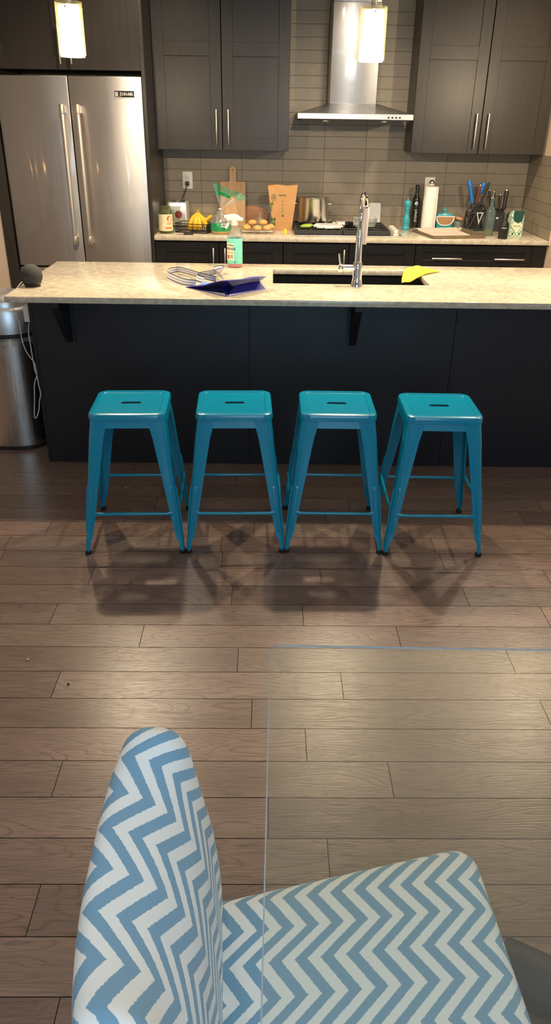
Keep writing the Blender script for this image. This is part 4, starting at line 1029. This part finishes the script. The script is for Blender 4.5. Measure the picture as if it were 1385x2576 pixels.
t = thing('oil_bottle', 'tall dark oil bottle between the pepper mill and the paper towels', 'bottle', (1.072, 5.985, WZ))
MB().lathe([(.027, 0), (.029, .004), (.029, .195), (.026, .212), (.015, .232), (.0135, .24), (.0135, .285)], seg=26).build('bottle', M['oilbottle'], t, smooth=40)
MB().lathe([(.0155, .268), (.0155, .298), (.014, .30)], seg=20).build('cap', M['black'], t, smooth=40)
g = MB(); g.add(disc(.0297, -.1, .175, .012), [tuple(range(20))]); g.build('emblem', M['white'], t)
g = MB()
for i in range(9): g.grid(arc_panel(.0296, -.35, .3-.1*(i % 3), .05+i*.01, .054+i*.01), 3, 1)
g.build('label_print', M['whitegrey'], t)

t = thing('paper_towel_holder', 'white paper towel roll on a steel holder in front of the outlet', 'paper towel', (1.163, 5.93, WZ))
MB().lathe([(.062, 0), (.064, .003), (.06, .008), (.01, .010)], seg=32).build('base', M['chrome'], t, smooth=40)
MB().lathe([(.0055, .008), (.0055, .305)], seg=12).build('post', M['chrome'], t, smooth=40)
MB().lathe([(.004, .298), (.017, .306), (.0205, .318), (.017, .331), (.006, .338)], seg=20).build('finial', M['chrome'], t, smooth=60)
b = MB(); b.lathe([(.020, .012), (.050, .012), (.0505, .014), (.0505, .290), (.050, .292), (.020, .292)], seg=40); 
b.tube([(.045, -.024, .013), (.047, -.027, .15), (.045, -.024, .291)], .0035, 6)
b.build('paper_roll', M['paper'], t, smooth=40)

t = thing('salt_pig', 'teal lidded canister with amber window and white rim', 'canister', (1.290, 5.975, WZ))
b = MB(); b.loft([[(x, y, z) for x, y in rounded(hx, .042, .02, 4)] for z, hx in ((0, .060), (.004, .063), (.06, .064), (.095, .066), (.105, .060), (.112, .03))]); b.build('body', M['tealbright'], t, smooth=35)
def shield(s): return [(-.062*s, .088), (.062*s, .088), (.060*s, .066), (.046*s, .044), (.022*s, .034-.004*(s > 1)), (-.022*s, .034-.004*(s > 1)), (-.046*s, .044), (-.060*s, .066)]
b = MB(); b.prism([(x*1.02, z+(.005 if z > .08 else -.004)) for x, z in shield(1.08)], 'y', -.0465, -.041); b.build('rim', M['white'], t)
b = MB(); b.prism(shield(.97), 'y', -.0485, -.044); b.build('window', M['amber'], t)
MB().lathe([(.012, .11), (.008, .118), (.016, .128), (.0145, .138), (.004, .143)], seg=18).build('knob', M['tealbright'], t, smooth=60)
t = thing('teal_tin', 'small teal tin half hidden behind the lidded canister', 'tin', (1.222, 6.035, WZ))
MB().lathe([(.026, 0), (.027, .003), (.027, .08), (.025, .083)], seg=22).build('tin_body', M['tealbright'], t, smooth=40)
MB().lathe([(.0285, .08), (.0285, .094), (.026, .097)], seg=22).build('lid', M['tealbright'], t, smooth=40)

t = thing('lidded_jar', 'glass jar with tilted copper lid right of the teal canister', 'jar', (1.398, 5.985, WZ))
MB().lathe([(.034, 0), (.036, .004), (.037, .05), (.035, .056), (.033, .056), (.034, .05), (.034, .008), (.0, .006)], seg=28, cap1=False).build('jar_body', M['plastic'], t, smooth=40)
MB().lathe([(.037, 0), (.039, .003), (.039, .012), (.036, .016)], seg=28, mat=Matrix.Translation((.006, -.006, .0665)) @ Matrix.Rotation(.22, 4, 'Y') @ Matrix.Rotation(.06, 4, 'X')).build('lid', M['copper'], t, smooth=40)

# baking sheet with parchment: corners measured on the worktop
t = thing('baking_sheet', 'aged baking sheet lined with parchment on the right of the back worktop', 'baking sheet', (1.258, 5.637, WZ), .20)
bx, by = .198, .208
def pan(z, hx, hy, r): return [(x, y, z) for x, y in rounded(hx, hy, r, 4)]
MB().loft([pan(.001, bx-.012, by-.012, .012), pan(.001, bx-.008, by-.008, .012), pan(.020, bx, by, .014), pan(.0215, bx+.004, by+.004, .016), pan(.022, bx, by, .014), pan(.0045, bx-.01, by-.01, .012)]).build('pan', M['bakesheet'], t, smooth=40)
def parch(u, v): x = -bx+.012+u*(2*bx-.085); y = -by+.012+v*(2*by-.02); return (x+.02*v, y, .0062+.014*max(0, v-.78)/.22+.0035*math.sin(u*5+v*3)*.5+.002)
MB().grid(parch, 18, 12).build('parchment', M['parch'], t, smooth=60, normals=False)
MB().grid(lambda u, v: (bx-.062+u*.045, -by+.05+v*.30, .0058), 3, 3).build('stain', M['bakestain'], t, normals=False)

# knife block with angular cut-outs, holding shears and loose knives
t = thing('utensil_block', 'black angular utensil stand with triangular openings and blue handles', 'utensil stand', (1.506, 5.905, WZ), .1)
L0 = [(-.066, .0072), (.066, .0072), (.060, .135), (.035, .182), (-.028, .182), (-.060, .125)]
b = MB()
def bar(p, q, y, w=.006): b.tube([(p[0], y, p[1]), (q[0], y, q[1])], w, 4)
for y in (-.04, .04):
    for p, q in zip(L0, L0[1:]+L0[:1]): bar(p, q, y, .007)
    for p, q in (((-.055, .11), (.01, .0)), ((-.062, .003), (-.01, .12)), ((-.01, .12), (.055, .125)), ((.055, .125), (.0, .0)), ((.055, .003), (.03, .09)), ((-.055, .12), (.055, .13))): bar(p, q, y, .006)
for p in L0: b.tube([(p[0], -.04, p[1]), (p[0], .04, p[1])], .006, 4)
b.box(-.06, .06, -.04, .04, .0, .012)
b.build('frame', M['block'], t)
b = MB(); b.box(-.032, .038, -.03, .032, .012, .165); b.build('core', M['block'], t)
tri = [(-.012, .128), (.040, .128), (.012, .045)]; tri2 = [(-.001, .121), (.030, .121), (.013, .072)]
b = MB(); b.loft([[(x, -.0485, z) for x, z in tri], [(x, -.0485, z) for x, z in tri2]], cap0=False, cap1=False); b.build('triangle_trim', M['whitegrey'], t)
def handled(name, label, cat, base, tip, mat, r=.010, blade=True, group=None, butt=None, flat=1.):
    base, tip = Vector(base), Vector(tip); d = (tip-base); 
    o = thing(name, label, cat, base, 0, group)
    pts = [d*k for k in (0, .08, .35, .7, .93, 1)]
    MB().tube(pts, [r*.75, r*.9, r*.85, r, r*1.05, r*.8], 10, flat=flat).build('handle', mat, o, smooth=60)
    if blade: MB().tube([-d*.55, d*.02], [r*.35, r*.5], 6, flat=.3).build('blade', M['steelwire'], o)
    if butt: MB().tube([d*.985, d*1.03], [r*.9, r*.85], 10).build('butt_cap', M['pull'], o, smooth=60)['label'] = 'shiny steel end cap'
    return o
handled('kitchen_knife', 'knife with a thick blue handle at the left of the utensil stand', 'knife', (1.470, 5.895, 1.10), (1.430, 5.91, 1.252), M['bluehandle'], .0165)
handled('kitchen_shears', 'blue-handled tool leaning at the right of the utensil stand', 'utensil', (1.527, 5.925, 1.165), (1.546, 5.935, 1.240), M['bluehandle'], .018)
handled('paring_knife', 'brown-handled knife in the middle of the utensil stand', 'knife', (1.489, 5.875, 1.09), (1.507, 5.875, 1.224), M['redhandle'], .010, butt=True)
handled('honing_steel', 'black-handled sharpener leaning right in the utensil stand', 'utensil', (1.522, 5.880, 1.09), (1.570, 5.885, 1.245), M['black'], .009)

t = thing('knife_block', 'dark knife block behind the green oil bottle', 'knife block', (1.655, 5.90, WZ), -.08)
b = MB(); b.prism([(-.05, 0), (.06, 0), (.06, .15), (-.05, .118)], 'x', -.058, .058); b.build('block', M['block'], t)
MB().box(-.05, .05, -.0535, -.0495, .112, .116).build('trim_line', M['black'], t)
b = MB(); b.box(-.006, .010, -.0515, -.0499, .088, .098); b.build('slot_mark', M['white'], t)
for i, (lab, bx_, by_, bz, tx, ty, tz) in enumerate((('black-handled knife at the left of the knife block', 1.608, 5.90, 1.05, 1.588, 5.915, 1.188),
      ('short black-handled knife low at the left front of the knife block', 1.607, 5.865, 1.035, 1.598, 5.87, 1.142), ('black-handled knife second from left in the knife block', 1.640, 5.92, 1.055, 1.628, 5.935, 1.178),
      ('slim black-handled knife in the middle of the knife block', 1.672, 5.885, 1.045, 1.668, 5.90, 1.160), ('thick black-handled sharpening steel at the right of the knife block', 1.706, 5.90, 1.06, 1.714, 5.915, 1.190))):
    handled('kitchen_knife' if i < 4 else 'honing_steel', lab, 'knife' if i < 4 else 'sharpening steel', (bx_, by_, bz), (tx, ty, tz), M['black'], .0085 if i < 4 else .015, butt=True, group='knives in the knife block' if i < 4 else None)

t = thing('glass_oil_bottle', 'square clear bottle with green oil in the bottom, before the knife block', 'bottle', (1.540, 5.625, WZ))
def sqr(h, z): return [(x, y, z) for x, y in rounded(h, h, h*.35, 4)]
MB().loft([sqr(.026, 0), sqr(.028, .004), sqr(.028, .15), sqr(.024, .172), sqr(.013, .192), sqr(.0115, .20), sqr(.0115, .235), sqr(.0135, .24), sqr(.0135, .248)]).build('bottle', M['bottleglass'], t, smooth=40)
MB().loft([sqr(.025, .003), sqr(.0265, .005), sqr(.0265, .036)]).build('oil', M['oil'], t, smooth=40)
MB().tube([(0, 0, .24), (0, 0, .262), (.006, -.004, .292)], [.006, .004, .0025], 10).build('pourer', M['steelwire'], t, smooth=60)

t = thing('pump_bottle', 'matte black spray bottle in front of the knife block', 'bottle', (1.602, 5.472, WZ))
MB().lathe([(.031, 0), (.033, .004), (.033, .092), (.030, .104), (.018, .112), (.016, .118)], seg=28).build('bottle', M['black'], t, smooth=40)
b = MB(); b.lathe([(.0165, .112), (.0165, .140), (.012, .150)], seg=20); b.box(-.016, .022, -.009, .009, .140, .160, .004); b.box(.012, .024, -.006, .006, .155, .172, .003); b.build('spray_head', M['black'], t, smooth=40)
MB().grid(arc_panel(.0336, -.7, .3, .070, .074), 6, 1).build('label_line', M['whitegrey'], t)

t = thing('salt_carton', 'cream and green patterned carton near the right wall', 'carton', (1.722, 5.615, WZ), .05)
MB().loft([[(x, y, z) for x, y in rounded(.045, .034, .003, 2)] for z in (0, .135)]).build('box', M['carton'], t)
b = MB(); b.loft([rect(-.0445, .0445, -.0335, .0335, .135), rect(-.036, .036, -.004, .004, .166)]); b.build('box_top', M['carton'], t)
b = MB(); b.loft([[(x, y, z) for x, z in ((-.034, .170), (.036, .170), (.036, .130), (.030, .104), (.004, .090), (-.024, .104), (-.034, .130))] for y in (-.0385, -.0365)]); b.build('flap', M['darkgreen'], t)
b = MB(); b.prism([(-.036, .066), (.0, .022), (.036, .066), (.026, .098), (-.026, .098)], 'y', -.0355, -.0342); pn = b.build('panel', M['labelcream'], t)
lettering('lettering', 'MALDON', .0145, M['green_ink'], pn, (0, -.0362, .070), widen=.85)
b = MB()
for sx in (-1, 1): b.prism([(sx*.024-.006, .018), (sx*.024, .010), (sx*.024+.006, .018), (sx*.024, .028)], 'y', -.0355, -.0342)
b.build('motif', M['darkgreen'], t)

# ------------------------------------------------------------------ glass table
TT = .740
t = thing('glass_table', 'rectangular clear glass dining table in the right foreground', 'table', (0, 0, 0))
def gl_ring(z, ins=0.): return [(-.009+x, y, z) for x, y in rounded(.80-ins, .51-ins, .022, 6, .80, .63)]
b = MB(); b.loft([gl_ring(TT-.006), gl_ring(TT-.0016), gl_ring(TT, .0019)], mi=0)
top = b.build('glass_top', [M['tableglass'], M['tableedge']], t)
for p in top.data.polygons:
    if len(p.vertices) == 4: p.material_index = 1
top.rotation_euler = (0, 0, -.012)
top.location = (0, .002, 0)
for sx, sy in ((-1, 1), (1, 1), (-1, -1), (1, -1)):
    c0 = Vector((.95, .58, 0)); foot = c0+Vector((sx*.45, sy*.36, 0)); b = MB()
    pts = crv([foot+Vector((0, 0, .058)), c0+Vector((sx*.30, sy*.265, .10)), c0+Vector((sx*.17, sy*.14, .30)), c0+Vector((sx*.15, sy*.13, .52)), c0+Vector((sx*.24, sy*.21, .715))], 6)
    b.tube(pts, [.062-.02*i/(len(pts)-1) for i in range(len(pts))], 16, flat=.9); b.build('leg', M['slate'], t, smooth=50)

# ------------------------------------------------------------------ chevron dining chair
t = thing('dining_chair', 'blue and white chevron upholstered dining chair tucked under the glass table', 'chair', (-.0579, .6004, 0), math.radians(3.5))
def spow(c, e): return math.copysign(abs(c)**e, c)
# seat: rings from the rim to the middle, UV in metres so the print is true to size
def seat_half(x): return .190+.167*max(0., min(1., (x+.03)/.47))*.44     # half width grows toward the front
def seat_outline(ins, n=64):
    pts = []
    x0, x1 = -.05+ins, .456-ins
    def hw(x): return .212+.083*(x/.44)-ins
    R = .055-ins*.3
    # start at the rear corner (-y), go round
    poly = [(x0, -hw(x0)), (x1, -hw(x1)), (x1, hw(x1)), (x0, hw(x0))]; rad = [.012, R, R, .012]
    for i in range(4):
        p = Vector(poly[i]); a = (Vector(poly[i-1])-p).normalized(); c = (Vector(poly[(i+1) % 4])-p).normalized(); r = rad[i]
        for k in range(9):
            u = k/8; q = p+a*r*(1-u)**2+c*r*u**2; pts.append((q.x, q.y))
    return pts
b = MB(); prof = [(.012, .385), (.002, .392), (0, .405), (.0, .440), (.004, .455), (.012, .464), (.024, .4695), (.05, .4735), (.11, .4765), (.17, .478)]
rings = []; uvs = []
prev = None; arc = 0
for k, (ins, z) in enumerate(prof):
    o = seat_outline(ins); 
    if k: arc += math.hypot(prof[k][0]-prof[k-1][0], prof[k][1]-prof[k-1][1])
    rings.append([(x, y, z) for x, y in o])
n = len(rings[0])
b.loft(rings, cap0=True, cap1=True)
CA, SA = math.cos(math.radians(3.5)), math.sin(math.radians(3.5))
def seat_uv(x, y):
    dx, dy = -.0579+x*CA-y*SA-.049, .6004+x*SA+y*CA-.807           # from one zigzag tip of the print
    dep = -(-.114*dx+.9935*dy)
    return (.9935*dx+.114*dy+.32*dep+.010, dep)
for k, r in enumerate(rings):
    for j, (x, y, z) in enumerate(r):
        drop = max(0, .4695-z)                                   # side faces: carry the print down the side
        ex = 1 if x > .40 else 0
        b.uv[k*n+j] = seat_uv(x+drop*.7*ex, y+(drop*.7*(1 if y > 0 else -1) if not ex else 0))
b.build('seat', M['chev'], t, smooth=50)
# backrest: padded panel with rolled, gently arched top; cross-section runs up the front, over and down the rear
EDGE_P = [(-.004, .40), (0, .47), (-.004, .56), (-.012, .64), (-.022, .70), (-.030, .75), (-.038, .81), (-.047, .850), (-.062, .870), (-.090, .876), (-.116, .868), (-.124, .848)]
MID_P = [(-.004, .40), (0, .47), (-.004, .57), (-.011, .66), (-.017, .70), (-.027, .736), (-.044, .772), (-.067, .805), (-.100, .829), (-.128, .840), (-.143, .832), (-.147, .812)]
def back_sec(v):
    """v -1..1 across; returns list of (x, z, arc length) up the front, over the rolled top and down the rear"""
    edge = abs(v); kk = 1-edge**3; sh = -.010*min(1., (1-v)/1.2)
    key = []
    for a, c in zip(EDGE_P, MID_P):
        x = a[0]+(c[0]-a[0])*kk; z = a[1]+(c[1]-a[1])*kk
        q = max(0, (z-.47)/.43); x += sh*q
        if z > .6: z -= (.03*max(0, edge-.86)**2/.0196)*(z-.6)/.26; z += .012*(1-edge**2)*(z-.6)/.26
        key.append((x, 0, z))
    pts = [(p[0], p[2]) for p in crv(key, 3)]; xr, zr = pts[-1]
    pts += [(xr+.004, zr-.05), (xr+.014, .66), (xr+.026, .56), (xr+.038, .48), (xr+.046, .40)]
    s = 0; out = []
    for i, p in enumerate(pts):
        if i: s += math.hypot(p[0]-pts[i-1][0], p[1]-pts[i-1][1])
        out.append((p[0], p[1], s))
    return out
b = MB(); nv = 40; secs = []
vals = [-1+2*j/nv for j in range(nv+1)]
for v in vals:
    secs.append((v, back_sec(v)))
ns_ = len(secs[0][1])
def ypos(v, z): w = .213-.004*(z-.47)/.4; e = abs(v); return math.copysign(1, v)*w*(e if e < .9 else .9+.1*math.sin((e-.9)/.1*PI/2)) 
rings = []
for v, s in secs:
    pin = max(0, (abs(v)-.93)/.07); pin = 1-math.sqrt(max(0, 1-pin*pin))*1.0 if pin > 0 else 0
    mx_ = sum(p[0] for p in s)/ns_; rings.append([(p[0]*(1-.45*pin)+(p[0]*0+(-.03-.06*(p[1]-.4)/.5))*.45*pin, ypos(v, p[1]), p[1]-.012*pin*(p[1] > .8)) for p in s])
b.loft(rings, cap0=True, cap1=True, closed=True)
for i, (v, s) in enumerate(secs):
    for k, p in enumerate(s): b.uv[i*ns_+k] = (-p[2]+.02, .742-(.6004+rings[i][k][0]*SA+rings[i][k][1]*CA))
b.build('backrest', M['chev'], t, smooth=60)
for sx, sy in ((.40, .25), (.40, -.25), (-.04, .17), (-.04, -.17)):
    b = MB(); k = 1 if sx > 0 else -1
    b.loft([[(sx+k*0+hx, sy+hy, .384) for hx, hy in ((-.022, -.022), (.022, -.022), (.022, .022), (-.022, .022))], [(sx-.015*(k < 0)*3+hx, sy+hy, 0.) for hx, hy in ((-.014, -.014), (.014, -.014), (.014, .014), (-.014, .014))]])
    b.build('leg', M['darkwood'], t)

# ------------------------------------------------------------------ crumbs
for lab, x, y, r, m in (('pale bread crumb on the floor planks left of the chair', -.807, 1.995, .006, M['crumbs']), ('dark crumb on the floor planks left of the chair', -.642, 1.875, .005, M['ink']), ('tiny white speck on the floor under the first stool', -.711, 3.33, .004, M['white'])):
    b = MB(); bm = bmesh.new(); bmesh.ops.create_icosphere(bm, subdivisions=1, radius=r)
    for v in bm.verts: v.co *= .75+.5*random.random(); v.co.z = v.co.z*.6
    zmin = min(v.co.z for v in bm.verts)
    for v in bm.verts: v.co.z -= zmin
    b.bm(bm); tag(b.build('crumb', m, loc=(x, y, .0005)), lab, 'crumb')

# ------------------------------------------------------------------ lights
def lamp(name, kind, loc, energy, col, size=.1, rot=(0, 0, 0), **kw):
    l = bpy.data.lights.new(name, kind); l.energy = energy; l.color = col
    if kind == 'AREA':
        l.shape = kw.get('shape', 'RECTANGLE'); l.size = size; l.size_y = kw.get('size_y', size)
    else: l.shadow_soft_size = size
    if kind == 'SPOT': l.spot_size = kw.get('spot', 2.); l.spot_blend = kw.get('blend', .4)
    o = bpy.data.objects.new(name, l); COL.objects.link(o); o.location = loc; o.rotation_euler = rot
    return o
WARM = (1, .80, .54)
for x in (-.873, .424, 1.72): lamp('pendant_bulb', 'POINT', (x, 3.8, 1.862), 56, WARM, .02)
for x in (-.75, .5, 1.6): lamp('added_kitchen_spot', 'SPOT', (x, 4.75, 2.70), 80, (1, .82, .60), .06, (math.radians(8), 0, 0), spot=2.3, blend=.6)  # added unseen warm spots without fittings, brightening the kitchen side
lamp('side_lamp', 'POINT', (-2.95, .9, 1.25), 9, (1, .56, .22), .09)
lamp('room_light', 'AREA', (.3, -.6, 2.68), 36, (.88, .93, 1.0), 2.6, (0, 0, 0), size_y=1.4)
lamp('window_light', 'AREA', (.6, -2.8, 1.5), 54, (.50, .77, 1.0), 2.0, (math.radians(90), 0, 0), size_y=1.6)
w = bpy.data.worlds.new('World'); scene.world = w; w.use_nodes = True
bg = w.node_tree.nodes['Background']; bg.inputs[0].default_value = (.8, .88, 1, 1); bg.inputs[1].default_value = .15

# ------------------------------------------------------------------ camera (solved from the photograph)
cam = bpy.data.cameras.new('Camera'); co = bpy.data.objects.new('Camera', cam); COL.objects.link(co)
TH, RO, YA, HC, FP = .4846, .0154, .0100, 1.6261, 1875.27
cam.sensor_fit = 'VERTICAL'; cam.sensor_height = 36.0; cam.lens = FP/2576*36.0; cam.clip_start = .02
f = Vector((math.sin(YA)*math.cos(TH), math.cos(YA)*math.cos(TH), -math.sin(TH)))
r = Vector((math.cos(YA), -math.sin(YA), 0)); u = r.cross(f)
r2 = r*math.cos(RO)+u*math.sin(RO); u2 = -r*math.sin(RO)+u*math.cos(RO)
mw = Matrix((r2, u2, -f)).transposed().to_4x4(); mw.translation = (0, 0, HC); co.matrix_world = mw
scene.camera = co

scene.view_settings.view_transform = 'Standard'
scene.view_settings.look = 'None'
scene.view_settings.exposure = 0.0
scene.cycles.use_denoising = True
scene.cycles.max_bounces = 10; scene.cycles.transparent_max_bounces = 24
scene.cycles.sample_clamp_indirect = 6
